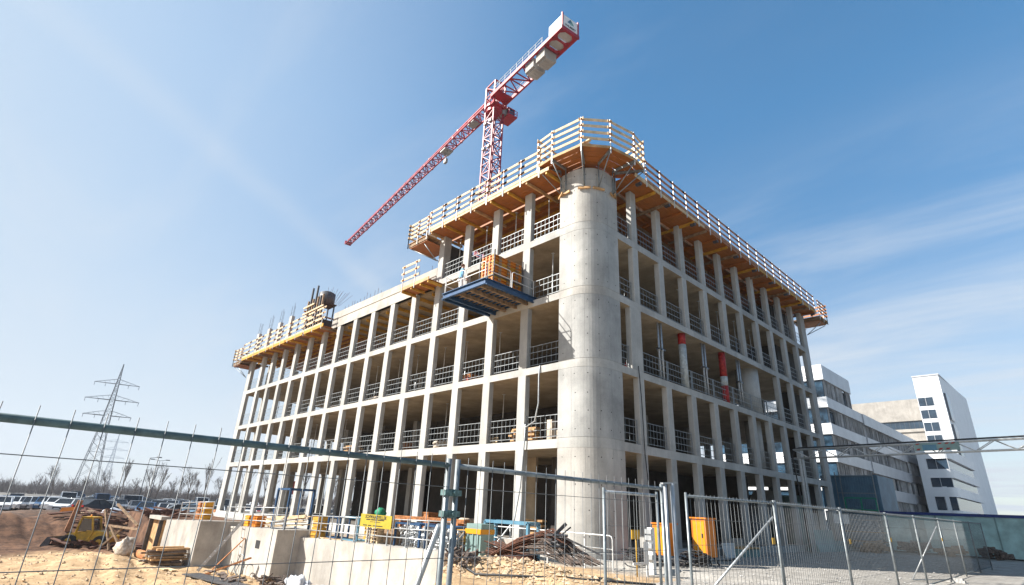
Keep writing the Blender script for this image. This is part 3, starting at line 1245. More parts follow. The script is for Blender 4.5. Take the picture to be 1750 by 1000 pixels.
# triangular end platforms (three): at the step of the sunlit front, at its far end and at the far end of the shaded front
def end_platform(label, x0, x1, y0, y1, z, rail_edges, strut_from, plank='plank'):
    t = thing('end_platform', label, 'platform', ((x0 + x1) / 2, (y0 + y1) / 2, z), 'timber end platforms on brackets')
    mb = MB()
    deck_boards(mb, x0, x1, y0, y1, z, 'x', .3, seed=5)
    mb.build('deck', 'ply_pale', t)
    mb = MB()
    deck_boards(mb, x0 + .1, x1 - .1, y0 + .1, y1 - .1, z - .32, 'y', .45, seed=6)
    mb.build('lower_deck', 'ply', t)
    for q in range(3):
        mb = MB()
        y = y0 + .1 + (y1 - y0 - .2) * q / 2
        mb.bar((x0, y, z - .14), (x1, y, z - .14), .08, .2)
        mb.build('beam', 'timber_old', t)
    for a, b_ in rail_edges: guard(t, spaced(a, b_, 2), z + .05, 1.35, 4, plank=plank, toe=False, over=.1)
    for a, b_ in strut_from:
        mb = MB()
        mb.tube(a, b_, .03, 6)
        mb.build('strut', 'galv_dark', t)
    return t


end_platform('timber end platform with white plank rails at the step of the sunlit front', -14.5, -12.35, -1.1, 1.0, 17.75,
             [((-14.5, -1.1), (-12.4, -1.1)), ((-14.5, 1.0), (-14.5, -1.1))],
             [((-14.3, -.9, 17.4), (-12.45, -.1, 16.3)), ((-14.3, .6, 17.4), (-12.45, .5, 16.3)), ((-12.9, -.9, 17.4), (-12.45, -.1, 16.3))])
end_platform('timber end platform hanging off the far left corner of the lower deck', -46.4, -44.3, -1.0, 1.2, 14.45,
             [((-46.4, -1.0), (-44.4, -1.0)), ((-46.4, 1.2), (-46.4, -1.0))],
             [((-46.2, -.8, 14.1), (-44.25, -.08, 12.9)), ((-46.2, .8, 14.1), (-44.25, .6, 12.9)), ((-45.3, -.8, 14.1), (-44.25, -.08, 12.9))])
end_platform('timber end platform with leaning plank rails at the far right corner', -1.0, 1.2, YE + .25, YE + 2.1, 17.7,
             [((1.2, YE + .25), (1.2, YE + 2.1)), ((1.2, YE + 2.1), (-1.0, YE + 2.1))],
             [((1.0, YE + 1.9, 17.3), (.05, YE + .05, 16.2)), ((-.5, YE + 1.9, 17.3), (-.4, YE + .05, 16.2)), ((1.0, YE + .8, 17.3), (.05, YE + .05, 16.2))], plank='plank_red')

# lower deck at the left end of the sunlit front (roof of the four-storey part)
ZL = 14.5
dm = thing('formwork_deck', 'yellow and orange beam formwork with plank guard rail on the lower left roof edge', 'formwork', (-35, -.4, ZL), 'lower formwork decks')
mb = MB()
deck_boards(mb, -44.3, -26.1, -.85, .55, ZL, 'x', .25)
mb.build('edge_boards', 'ply', dm)
mb = MB()
deck_boards(mb, -44.3, -26.1, .6, 8, ZL + .16, 'y', .62)
mb.build('plywood', 'ply', dm)
for q in range(13):
    mb = MB()
    x = -44.1 + q * 1.48
    mb.bar((x, -.9, ZL - .1), (x, 1.8, ZL - .1), .1, .17)
    mb.build('bracket_beam', 'beam_yellow' if q % 3 else 'timber_old', dm)
for q in range(5):
    mb = MB()
    mb.bar((-44.3, .8 + q * .65, ZL + .05), (-26.2, .8 + q * .65, ZL + .05), .08, .2)
    mb.build('joist', 'beam_yellow', dm)
for a, b_ in ((-44.2, -41), (-40.8, -37.2), (-37, -33.4), (-33.2, -29.8), (-29.6, -26)):
    mb = MB()
    mb.bar((a, -.92, ZL + .07), (b_, -.92, ZL + .07), .06, .26)
    mb.build('edge_beam', 'beam_yellow', dm)
guard(dm, spaced((-44.1, -.95), (-26.3, -.95), 11), ZL + .15, 1.5, 3)
mb = MB()
deck_boards(mb, -26.0, -12.6, .35, 7, ZB[4] - .06, 'y', .62, seed=9)
mb.build('plywood', 'concrete_soffit', dm)
for q in range(10):
    mb = MB()
    x = -25.6 + q * 1.38
    mb.bar((x, .35, ZB[4] - .2), (x, 6, ZB[4] - .2), .1, .2)
    mb.build('joist', 'beam_yellow', dm)
# small bracket platform at the right end of the white parapet
sm_ = thing('bracket_platform', 'small orange bracket platform with three-plank guard rail at the parapet end', 'platform', (-13.6, -.5, 14.4))
mb = MB()
deck_boards(mb, -14.7, -11.6, -1.1, -.03, 14.45, 'x', .22, seed=4)
mb.build('deck', 'ply', sm_)
for x in (-14.5, -13.5, -12.5, -11.7):
    mb = MB()
    mb.bar((x, -1.1, 14.35), (x, -.03, 14.35), .1, .16)
    mb.build('bracket_beam', 'beam_yellow', sm_)
mb = MB()
mb.bar((-14.7, -1.12, 14.52), (-11.6, -1.12, 14.52), .05, .22)
mb.build('edge_beam', 'ply_pale', sm_)
guard(sm_, [(-14.5, -1.15), (-13.1, -1.15)], 14.6, 1.5, 3, plank='plank', toe=False, over=.3)

# column stubs with starter bars standing on the lower deck
for q, (x, h) in enumerate(((-44.0, 3.0), (-41.2, 3.0), (-38.6, 3.1), (-36.0, 3.2))):
    t = thing('column_stub', ['concrete column stub with rusty starter bars at the far left roof end', 'concrete column stub with starter bars, second from the far left',
                              'concrete column stub with starter bars, third from the far left', 'concrete column stub with starter bars just left of the timber tower'][q],
              'column', (x, .15, ZL + .25), 'column stubs on the lower roof')
    mb = MB()
    mb.box((x, 0, ZL + .22), (x + .54, .3, ZL + h))
    mb.build('shaft', 'concrete', t)
    mb = MB()
    for dx, dy in ((.06, .06), (.3, .24), (.5, .08)):
        mb.tube((x + dx, dy, ZL + h - .1), (x + dx + rnd.uniform(-.06, .06), dy, ZL + h + 1.25 + rnd.uniform(-.25, .25)), .016, 4)
    mb.bar((x + .04, .03, ZL + h + .3), (x + .5, .03, ZL + h + .3), .014)
    mb.build('starter_bars', 'steel_dark', t)
# wall formwork tower with a dark water drum on top
ft = thing('formwork_tower', 'dark timber wall formwork tower with steel uprights on the lower roof', 'formwork', (-31, 1.8, ZL + .2))
mb = MB()
deck_boards(mb, -33.6, -28.6, 0, 0, 0, 'x') if False else None
for z0, z1 in ((ZL + .22, ZL + 1.3), (ZL + 1.33, ZL + 2.2)):
    mb.box((-33.3, .55, z0), (-30.3, .62, z1))
    mb.box((-33.35, .62, z0), (-33.28, 1.7, z1))
    mb.box((-30.32, .62, z0), (-30.25, 1.7, z1 - .25))
mb.build('boarding', 'boards_dark', ft)
for x in (-32.0, -30.8):
    for y in (.75, 1.85):
        mb = MB()
        mb.bar((x, y, ZL + .2), (x, y, ZL + 3.6), .1, .1, (1, 0, 0))
        mb.build('upright', 'steel_dark', ft)
mb = MB()
mb.box((-32.15, .6, ZL + 3.6), (-30.65, 2.0, ZL + 3.7))
mb.build('platform', 'boards_dark', ft)
for q in range(7):
    mb = MB()
    x = -33.2 + q * .5
    mb.bar((x, .45, ZL + .22), (x, .45, ZL + 4.2 + (1.2 if q in (1, 3) else 0)), .14, .14, (1, 0, 0))
    mb.build('upright', 'steel_dark' if q % 2 else 'timber_old', ft)
for q in range(6):
    mb = MB()
    z = ZL + .5 + q * .62
    mb.bar((-33.8, .34, z), (-31.6 if q % 2 else -29.6, .34, z), .09, .14)
    mb.build('waler', 'plank', ft)
for q in range(4):
    mb = MB()
    z = ZL + .9 + q * .8
    mb.bar((-33.6, .3, z), (-33.6, 3.3, z), .09, .13)
    mb.build('waler', 'plank_red', ft)
mb = MB()
mb.tube((-31.4, 1.3, ZL + 3.72), (-31.4, 1.3, ZL + 4.75), .72, 20)
mb.tube((-31.4, 1.3, ZL + 4.75), (-31.4, 1.3, ZL + 4.9), .72, 20, .45)
mb.top('water_drum', 'steel_dark', 'dark round drum standing on top of the timber formwork tower', 'drum')
mb = MB()
for q in range(12): mb.tube((-30.2 + .02 * q, .8 + q * .1, ZL + 3.4), (-30.2 + rnd.uniform(-.2, .3), .8 + q * .2, ZL + 4.7 + rnd.uniform(0, .4)), .012, 4)
mb.build('starter_bars', 'rust', ft)

# ---------------------------------------------------------------- loading platform with its load
PX0, PX1, PY0, PY1, PZ = -7.0, -3.78, -3.2, .6, 11.55
lp = thing('loading_platform', 'blue steel loading platform cantilevered from the third floor of the sunlit front', 'platform', ((PX0 + PX1) / 2, -1.3, PZ))
mb = MB()
mb.box((PX0 + .05, PY0 + .05, PZ - .05), (PX1 - .05, PY1, PZ))
mb.build('deck', 'timber_old', lp)
for nm, a, b_ in (('edge_beam', (PX0, PY0), (PX1, PY0)), ('edge_beam', (PX1, PY0), (PX1, PY1)), ('edge_beam', (PX0, PY1), (PX0, PY0))):
    mb = MB()
    A, B = Vector((*a, PZ - .10)), Vector((*b_, PZ - .10))
    mb.bar(A, B, .04, .30)
    n_ = (B - A).cross(Vector((0, 0, 1))).normalized()
    mb.bar(A + n_ * .05 + Vector((0, 0, .14)), B + n_ * .05 + Vector((0, 0, .14)), .1, .03)
    mb.bar(A + n_ * .05 - Vector((0, 0, .14)), B + n_ * .05 - Vector((0, 0, .14)), .1, .03)
    mb.build(nm, 'blue_steel', lp)
for q in range(4):
    mb = MB()
    x = PX0 + .45 + q * .8
    mb.bar((x, PY0 + .05, PZ - .19), (x, PY1, PZ - .19), .1, .2)
    mb.build('main_beam', 'timber_old' if q else 'blue_steel', lp)
for q in range(13):
    mb = MB()
    y = PY0 + .2 + q * .29
    mb.bar((PX0 + .1, y, PZ - .09), (PX1 - .1, y, PZ - .09), .06, .07)
    mb.build('cross_member', 'blue_steel', lp)


def platform_rail(a, b_, npanel):
    for q in range(npanel):
        A = Vector(a).lerp(Vector(b_), q / npanel + .015)
        B = Vector(a).lerp(Vector(b_), (q + 1) / npanel - .015)
        mb = MB()
        c = .12
        d = (B - A).normalized()
        zt = PZ + .98
        mb.path([(A.x, A.y, PZ - .05), (A.x, A.y, zt - c), (*(A + d * c * .3).xy, zt - c * .3), (*(A + d * c).xy, zt), (*(B - d * c).xy, zt), (*(B - d * c * .3).xy, zt - c * .3), (B.x, B.y, zt - c), (B.x, B.y, PZ - .05)], .021)
        mb.bar((A.x, A.y, PZ + .52), (B.x, B.y, PZ + .52), .03)
        mb.build('rail', 'rail_white', lp)


platform_rail((PX0 + .02, PY0 + .02, 0), (PX1 - .02, PY0 + .02, 0), 2)
platform_rail((PX1 - .02, PY0 + .05, 0), (PX1 - .02, PY1 - .5, 0), 2)
platform_rail((PX0 + .02, -.1, 0), (PX0 + .02, PY0 + .05, 0), 2)
# stack of orange formwork girders between four stakes
for q in range(11):
    mb = MB()
    z = PZ + .03 + q * .178
    for w in range(4):
        x = -5.5 + w * .255
        mb.box((x, -2.1, z), (x + .2, -.15, z + .04))
        mb.box((x + .06, -2.1, z + .04), (x + .14, -.15, z + .13))
        mb.box((x, -2.1, z + .13), (x + .2, -.15, z + .17))
    # bearing battens of the layer show as dark gaps
    mb.mat(1)
    for y in (-1.7, -1.1, -.5): mb.box((-4.5, y - .1, z + .02), (-4.485, y + .1, z + .15))
    mb.top('formwork_girders', ['orange_cab' if q % 4 else 'beam_yellow', 'timber_old'],
           f'layer of orange timber girders on the loading platform, {ORD[q + 1]} from the bottom of the stack', 'girders', 'girder layers stacked on the loading platform', kind=None)
st = thing('stacking_frame', 'dark steel stakes and bands holding the orange girder stack', 'frame', (-5, -1.1, PZ))
for x in (-5.53, -4.46):
    for y in (-2.13, -.12):
        mb = MB()
        mb.tube((x, y, PZ), (x, y, PZ + 2.2), .035, 6)
        mb.build('stake', 'steel_dark', st)
mb = MB()
mb.bar((-4.45, -2.13, PZ + .82), (-4.45, -.12, PZ + .82), .03, .05)
mb.bar((-5.53, -2.14, PZ + .82), (-4.46, -2.14, PZ + .82), .03, .05)
mb.build('band', 'steel_dark', st)


# person on the platform: one skinned body, clothes and hair as its children
def skin_obj(name, verts, edges, radii, mat, parent, sub=2):
    me = bpy.data.meshes.new(name)
    off = wloc(parent) if parent else Vector((0, 0, 0))
    me.from_pydata([Vector(v) - off for v in verts], edges, [])
    o = bpy.data.objects.new(name, me)
    COL.objects.link(o)
    md = o.modifiers.new('skin', 'SKIN')
    md.use_smooth_shade = True
    for i, r_ in enumerate(radii):
        sv = me.skin_vertices[0].data[i]
        sv.radius = r_ if isinstance(r_, tuple) else (r_, r_)
        sv.use_root = (i == 0)
    sb = o.modifiers.new('sub', 'SUBSURF')
    sb.levels = sb.render_levels = sub
    dg = bpy.context.evaluated_depsgraph_get()
    me2 = bpy.data.meshes.new_from_object(o.evaluated_get(dg))
    bpy.data.objects.remove(o)
    me2.materials.clear()
    me2.materials.append(MATS[mat])
    o = bpy.data.objects.new(name, me2)
    COL.objects.link(o)
    for p_ in me2.polygons: p_.use_smooth = True
    o.parent = parent
    return o


def person(x, y, z, face):
    """standing worker; face = heading of the chest in radians"""
    f = Vector((cos(face), sin(face), 0))
    s = Vector((sin(face), -cos(face), 0))   # right-hand side
    B = Vector((x, y, z))
    U = Vector((0, 0, 1))

    def at(r_, fw_, h): return B + s * r_ + f * fw_ + U * h

    root = thing('person', 'worker in a pale blue shirt and white trousers standing on the loading platform', 'person', (x, y, z))
    V = [at(0, 0, .95), at(0, .01, 1.15), at(0, .02, 1.36), at(0, .03, 1.47), at(0, .05, 1.56), at(0, .06, 1.66), at(0, .05, 1.73),
         at(.1, 0, .88), at(.11, .03, .50), at(.12, -.02, .09), at(.13, .14, .04),
         at(-.1, 0, .88), at(-.12, .02, .50), at(-.13, -.04, .09), at(-.14, .12, .04),
         at(.19, .0, 1.40), at(.25, -.02, 1.12), at(.22, .18, .93), at(.2, .26, .88),
         at(-.19, .0, 1.40), at(-.26, .0, 1.12), at(-.2, .22, 1.02), at(-.17, .3, 1.0), at(0, .13, 1.64)]
    E = [(0, 1), (1, 2), (2, 3), (3, 4), (4, 5), (5, 6), (0, 7), (7, 8), (8, 9), (9, 10), (0, 11), (11, 12), (12, 13), (13, 14), (2, 15), (15, 16), (16, 17), (17, 18), (2, 19), (19, 20), (20, 21), (21, 22), (5, 23)]
    Rr = [(.13, .1), (.12, .09), (.13, .1), .06, .06, .085, .07, .085, .06, .042, .035, .085, .06, .042, .035, .055, .042, .034, .03, .055, .042, .034, .03, .018]
    body = skin_obj('body', V, E, Rr, 'skin', root)
    for sgn, wr in ((1, 18), (-1, 22)):      # fingers
        fm = MB()
        h0 = V[wr]
        for q in range(4):
            o_ = h0 + s * ((q - 1.5) * .019)
            l = (.07, .082, .078, .06)[q]
            fm.path([o_, o_ + f * l * .55 - U * .01, o_ + f * l * .9 - U * .035], .009, 5)
        fm.path([h0 - s * sgn * .03, h0 - s * sgn * .055 + f * .03, h0 - s * sgn * .05 + f * .055], .01, 5)
        fm.build('fingers', 'skin', body)
    fm = MB()
    for q in (-1, 1): fm.blob(at(.032 * q, .135, 1.672), (.012, .012, .008), 1, 8, 5, 0, -1)
    fm.build('eyes', 'black', body)
    fm = MB()
    for q in (-1, 1): fm.blob(at(.088 * q, .05, 1.655), (.014, .022, .03), 1, 8, 5, 0, -1)
    fm.build('ears', 'skin', body)
    fm = MB()
    fm.bar(at(-.025, .138, 1.612), at(.025, .138, 1.612), .008, .008)
    fm.build('mouth', 'hair', body)
    skin_obj('shirt', [V[0] - U * .06, V[1], V[2], V[3] - U * .01, V[15], V[16], V[16].lerp(V[17], .35), V[19], V[20], V[20].lerp(V[21], .35)],
             [(0, 1), (1, 2), (2, 3), (2, 4), (4, 5), (5, 6), (2, 7), (7, 8), (8, 9)], [(.2, .15), (.18, .14), (.19, .145), .095, .09, .075, .07, .09, .075, .07], 'shirt_blue', root)
    skin_obj('trousers', [V[0], V[7], V[8], V[9] + U * .02, V[11], V[12], V[13] + U * .02],
             [(0, 1), (1, 2), (2, 3), (0, 4), (4, 5), (5, 6)], [(.15, .115), .105, .08, .068, .105, .08, .068], 'trousers_white', root)
    fm = MB()
    fm.blob(at(0, .035, 1.70), (.105, .105, .095), 4, 14, 8, .15, -.35)
    fm.build('hair', 'hair', root)
    for q in (9, 13):
        fm = MB()
        fm.blob(V[q] + f * .09 - U * .03, (.075, .15, .07), 2, 12, 6, .05, -.8)
        fm.build('boot', 'black', root)
    return root


person(-6.42, -2.6, PZ + .005, R(70))

# ---------------------------------------------------------------- tower crane
CX, CY, CZ = -32.12, 20.38, 54.2
J = Vector((-.9904, .1382, 0))            # jib direction
N = Vector((-J.y, J.x, 0)) * -1           # to the jib's right
U = Vector((0, 0, 1))
PV = Vector((CX, CY, CZ))
cr = thing('tower_crane', 'tall red flat-top tower crane rising behind the concrete building', 'crane', (CX, CY, 0))


def lattice(mb, corners_fn, t0, t1, n, r_ch, r_br, faces, mono=True, sq=True):
    """truss: corners_fn(t) -> list of chord points; faces = pairs of chord indices to be braced"""
    ks = [t0 + (t1 - t0) * i / n for i in range(n + 1)]
    cs = [corners_fn(t) for t in ks]
    for c in range(len(cs[0])):
        mb.bar(cs[0][c], cs[-1][c], r_ch[c] if isinstance(r_ch, (list, tuple)) else r_ch)
    for i in range(n):
        for fi, (a, b_) in enumerate(faces):
            mb.bar(cs[i][a], cs[i][b_], r_br)
            if (i + fi) % 2: mb.bar(cs[i][a], cs[i + 1][b_], r_br)
            else: mb.bar(cs[i][b_], cs[i + 1][a], r_br)


hw = .86
mast_c = lambda z: [Vector((CX + sx * hw, CY + sy * hw, z)) for sx, sy in ((-1, -1), (1, -1), (1, 1), (-1, 1))]
for q in range(6):
    mb = MB()
    z0, z1 = q * 8.75, (q + 1) * 8.75
    lattice(mb, mast_c, z0, z1, 6, .2, .1, ((0, 1), (1, 2), (2, 3), (3, 0)))
    for sx, sy in ((-1, -1), (1, -1), (1, 1), (-1, 1)):
        mb.box((CX + sx * hw - .13, CY + sy * hw - .13, z1 - .25), (CX + sx * hw + .13, CY + sy * hw + .13, z1))
    mb.bar((CX - .2, CY - .3, z0), (CX - .2, CY - .3, z1), .05)
    mb.bar((CX + .2, CY - .3, z0), (CX + .2, CY - .3, z1), .05)
    mb.build('mast_section', 'crane_pink', cr)
mb = MB()
for z in (50.2, 46.0):
    for sx, sy in ((-1, -1), (1, -1)): mb.box((CX + sx * .5 - .22, CY + sy * .9 - .3, z), (CX + sx * .5 + .22, CY + sy * .9 + .1, z + .35))
for (dx, dy, z) in ((-1.25, -.7, 38.6), (-.8, -1.2, 39.3), (1.25, -.6, 39.8), (1.3, .2, 38.9), (-1.2, -1.1, 38.0)):
    mb.obox((CX + dx, CY + dy, z), (.55, .3, .42), .6)
    mb.bar((CX + dx * .6, CY + dy * .6, z), (CX + dx, CY + dy, z), .07)
mb.build('floodlights', 'crane_grey', cr)
mb = MB()
mb.prism([(CX + 1.15 * cos(a), CY + 1.15 * sin(a)) for a in [2 * pi * i / 20 for i in range(20)]], 52.4, 53.0)
mb.prism([(CX + 1.35 * cos(a), CY + 1.35 * sin(a)) for a in [2 * pi * i / 20 for i in range(20)]], 53.0, 53.35)
for sgn in (-1, 1):
    mb.bar(PV + J * 1.1 + N * .75 * sgn - U * .85, PV - J * 1.4 + N * .95 * sgn - U * .85, .3, .5)
mb.build('slewing_ring', 'crane_red', cr)
mb = MB()
hd = lambda t: [PV + J * (1.1 * a) + N * (.85 * b_) + U * t for a, b_ in ((1, 1), (-1, 1), (-1, -1), (1, -1))]
lattice(mb, hd, -.7, 3.0, 2, .2, .12, ((0, 1), (1, 2), (2, 3), (3, 0)))
for a, b_ in ((0, 1), (1, 2), (2, 3), (3, 0)): mb.bar(hd(3.0)[a], hd(3.0)[b_], .18)
mb.build('tower_head', 'crane_red', cr)
JL = 57.2


def jib_c(t):
    k = t / JL
    w = .8 - .28 * k
    h = 1.9 - .85 * k
    return [PV + J * t + N * w, PV + J * t - N * w, PV + J * t + U * h]


for q in range(6):
    mb = MB()
    t0, t1 = 1.0 + (JL - 1.0) * q / 6, 1.0 + (JL - 1.0) * (q + 1) / 6
    lattice(mb, jib_c, t0, t1, 8, [.19, .19, .2], .095, ((0, 1), (0, 2), (1, 2)))
    c = jib_c(t1 - .1)
    for v in c: mb.obox(v, (.3, .3, .3))
    mb.build('jib_section', 'crane_pink' if q else 'crane_red', cr)
mb = MB()
mb.obox(PV + J * (JL + .1) + U * .35, (.35, 1.3, .8), atan2(J.y, J.x))
mb.build('jib_nose', 'crane_red', cr)
mb = MB()      # trolley with rope sheaves and the hook block drawn up under the jib
tp = PV + J * 13.5 - U * .35
mb.obox(tp, (1.6, 1.5, .25), atan2(J.y, J.x))
for sgn in (-1, 1): mb.obox(tp + J * .5 * sgn - U * .2, (.5, .16, .4), atan2(J.y, J.x))
for sgn in (-1, 1): mb.tube(tp + J * .35 * sgn, tp + J * .2 * sgn - U * 1.5, .03, 5)
mb.obox(tp - U * 1.8, (.7, .4, .7), atan2(J.y, J.x))
mb.build('trolley', 'crane_grey', cr)
mb = MB()
tp2 = PV + J * 5.6 + U * .3
mb.obox(tp2, (1.6, 1.1, .8), atan2(J.y, J.x))
mb.build('trolley_winch', 'crane_grey', cr)
CJ = 15.6


def cj_c(t): return [PV - J * t + N * 1.22, PV - J * t - N * 1.22]


mb = MB()
lattice(mb, cj_c, 2.4, CJ - 3.6, 7, .06, .13, ((0, 1),))
for c in (0, 1): mb.bar(cj_c(.8)[c] + U * .1, cj_c(CJ)[c] + U * .1, .26, .5)
for c in (0, 1): mb.bar(cj_c(CJ - 3.4)[0] + U * .1, cj_c(CJ - 3.4)[1] + U * .1, .26, .4)
mb.add([v for v in (cj_c(.8)[0], cj_c(.8)[1], cj_c(2.4)[1], cj_c(2.4)[0])] + [v + U * .2 for v in (cj_c(.8)[0], cj_c(.8)[1], cj_c(2.4)[1], cj_c(2.4)[0])],
       [(3, 2, 1, 0), (4, 5, 6, 7), (0, 1, 5, 4), (1, 2, 6, 5), (2, 3, 7, 6), (3, 0, 4, 7)])
cj = mb.build('counter_jib', 'crane_red', cr)
mb = MB()
for sgn in (-1, 1):
    for q in range(9): mb.bar(PV - J * (1.5 + q * 1.3) + N * 1.3 * sgn + U * .35, PV - J * (1.5 + q * 1.3) + N * 1.3 * sgn + U * 1.4, .04)
    for h in (.9, 1.4): mb.bar(PV - J * 1.2 + N * 1.3 * sgn + U * h, PV - J * 12 + N * 1.3 * sgn + U * h, .04)
mb.build('handrail', 'crane_grey', cj)
# end frame: underside plate with two rounded openings that show the ballast, end posts and sign boards
mb = MB()
e0, e1 = CJ - 3.4, CJ
for a, b_ in ((e0, e0 + .25), ((e0 + e1) / 2 - .1, (e0 + e1) / 2 + .1), (e1 - .28, e1)):
    mb.add([PV - J * a + N * 1.2 - U * .12, PV - J * a - N * 1.2 - U * .12, PV - J * b_ - N * 1.2 - U * .12, PV - J * b_ + N * 1.2 - U * .12,
            PV - J * a + N * 1.2 + U * .1, PV - J * a - N * 1.2 + U * .1, PV - J * b_ - N * 1.2 + U * .1, PV - J * b_ + N * 1.2 + U * .1],
           [(3, 2, 1, 0), (4, 5, 6, 7), (0, 1, 5, 4), (1, 2, 6, 5), (2, 3, 7, 6), (3, 0, 4, 7)])
for sgn in (-1, 1):
    mb.bar(PV - J * e0 + N * 1.08 * sgn - U * .02, PV - J * e1 + N * 1.08 * sgn - U * .02, .24, .2)
    for q in (0, 1):     # gussets rounding the corners of the openings
        a = e0 + .25 if q == 0 else (e0 + e1) / 2 + .1
        b_ = (e0 + e1) / 2 - .1 if q == 0 else e1 - .28
        for (u, v) in ((a, 1), (b_, -1)):
            p0 = PV - J * u + N * .96 * sgn - U * .1
            mb.extr([p0, p0 - J * .45 * v, p0 - N * .45 * sgn], (0, 0, .1))
mb.bar(PV - J * e1 + N * 1.4 + U * .0, PV - J * e1 - N * 1.4 + U * .0, .2, .45)
for sgn in (-1, 1):
    mb.bar(PV - J * (e1 - .02) + N * 1.24 * sgn, PV - J * (e1 - .02) + N * 1.24 * sgn + U * 2.35, .2)
mb.build('end_frame', 'crane_red', cj)
mb = MB()
for q in (0, 1):
    c = PV - J * (e0 + .95 + q * 1.62) + U * .35
    mb.obox(c, (1.25, 2.1, .5), atan2(J.y, J.x))
mb.build('ballast', 'concrete', cr)
sb_ = MB()
sb_.bar(PV - J * e1 - N * 1.12 + U * 1.25, PV - J * e1 + N * 1.12 + U * 1.25, .05, 1.7)
sg = sb_.build('sign_board', 'white_paint', cr)
mb = MB()
nn = -J
bx = PV - J * (e1 + .035) + U * 1.25
Xs = Vector((J.y, -J.x, 0)) * 1.0
for pts, mm in (([(-.5, -.1), (.0, .62), (.22, .3), (-.1, -.1)], 'blue_light'), ([(.0, .62), (.55, -.1), (.3, -.1), (-.02, .35)], 'green_tube'), ([(-.2, -.1), (.15, .2), (.45, -.12), (.1, -.25)], 'teal')):
    q = MB()
    q.extr([bx + Vector((0, 0, b_ + .1)) - Xs * a * -1 for a, b_ in pts], nn * .01)
    q.build('emblem', mm, sg)
text_mesh('WILBERT', .42, bx + nn * .01 - U * .55, Xs, U, 'black', sg, bold=.012)
sb2 = MB()
sb2.bar(PV - J * (e1 - 2.35) - N * 1.3 + U * 1.15, PV - J * (e1 - .15) - N * 1.3 + U * 1.15, .05, 1.5)
sg2 = sb2.build('sign_board', 'white_paint', cr)
q = MB()
bc = PV - J * (e1 - 1.25) - N * 1.335 + U * 1.15
for a in range(20):
    t0, t1 = 2 * pi * a / 20, 2 * pi * (a + 1) / 20
    q.bar(bc - J * .55 * cos(t0) + U * .5 * sin(t0), bc - J * .55 * cos(t1) + U * .5 * sin(t1), .06, .02, N)
q.bar(bc - J * .3 - U * .2, bc + J * .3 + U * .25, .07, .02, N)
q.build('emblem', 'crane_pink', sg2)
for a in (4.6, 6.4):
    for s_ in range(4):
        pass
for bi, a in enumerate((8.4, 10.55)):
    mb = MB()
    for s_ in range(4):
        c = PV - J * (a + s_ * .42) + N * 0 - U * .62
        mb.obox(c, (.39, 1.9, 1.35), atan2(J.y, J.x))
        mb.obox(c - U * .76, (.39, 1.25, .2), atan2(J.y, J.x))
    mb.build('counterweight', 'concrete_pillar_c', cr)
# operator's cab and its gallery
cb = PV + N * 1.95 - J * .7 - U * 1.45
ang = atan2(J.y, J.x)
mb = MB()
mb.obox(cb - U * .75, (2.2, 1.4, .2), ang)
mb.obox(cb - U * .42, (1.25, 1.15, .5), ang)
mb.obox(cb + U * .75, (1.35, 1.2, .1), ang)
for a, b_ in ((-1, -1), (1, -1), (1, 1), (-1, 1)): mb.bar(cb + J * .6 * a + N * .52 * b_ - U * .4, cb + J * .6 * a + N * .52 * b_ + U * .75, .09)
cab = mb.build('cab', 'crane_red', cr)
mb = MB()
mb.obox(cb + U * .3, (1.15, 1.0, .9), ang)
mb.build('cab_glass', 'glass_dark', cab)
mb = MB()
for a, b_, c, d in ((-1.1, .7, 1.1, .7), (-1.1, -.7, -1.1, .7)):
    for h in (-.3, .2): mb.bar(cb + J * a + N * b_ + U * h, cb + J * c + N * d + U * h, .05)
    mb.bar(cb + J * a + N * b_ - U * .7, cb + J * a + N * b_ + U * .2, .05)
mb.bar(cb + J * 1.1 + N * .7 - U * .7, cb + J * 1.1 + N * .7 + U * .2, .05)
mb.build('gallery_rail', 'crane_red', cab)
mb = MB()
mb.obox(PV + N * 1.2 - J * .3 - U * 1.3, (1.3, .9, 1.1), ang)
mb.build('switch_cabinet', 'crane_grey', cr)

# ---------------------------------------------------------------- site fences in front
def fence_panel(A, B, label, z0=0, h=2.0, s=.137, r=.021, wr=.0026, hz=(.3, .78, 1.33, 1.82), tube='galv_teal', side='fence_post', wire='wire', group='mesh fence panels around the site', stick=.05, posts=(True, True), name='mesh_fence', bottom=True):
    A = Vector((A[0], A[1], z0))
    B = Vector((B[0], B[1], z0))
    t = thing(name, label, 'fence', (A + B) / 2, group)
    d = (B - A).normalized()
    L = (B - A).length
    mb = MB()
    mb.tube(A + U * (h - r), B + U * (h - r), r, 12)
    mb.build('top_rail', tube, t)
    if bottom:
        mb = MB()
        mb.tube(A + U * .12, B + U * .12, r, 10)
        mb.build('bottom_rail', tube, t)
    for c, on in ((A, posts[0]), (B, posts[1])):
        if on:
            mb = MB()
            mb.tube(c - U * .05, c + U * (h + .03), r, 12)
            mb.build('post', side, t)
    mb = MB()
    n = int(L / s)
    off = Vector((-d.y, d.x, 0)) * (-r - wr)
    for i in range(1, n + 1):
        p = A + d * (L * (i - .35) / n) + off
        mb.tube(p + U * .12, p + U * (h + stick), wr, 5)
    for z in hz: mb.tube(A + off + U * z, B + off + U * z, wr, 5)
    mb.build('wire_mesh', wire, t)
    return t


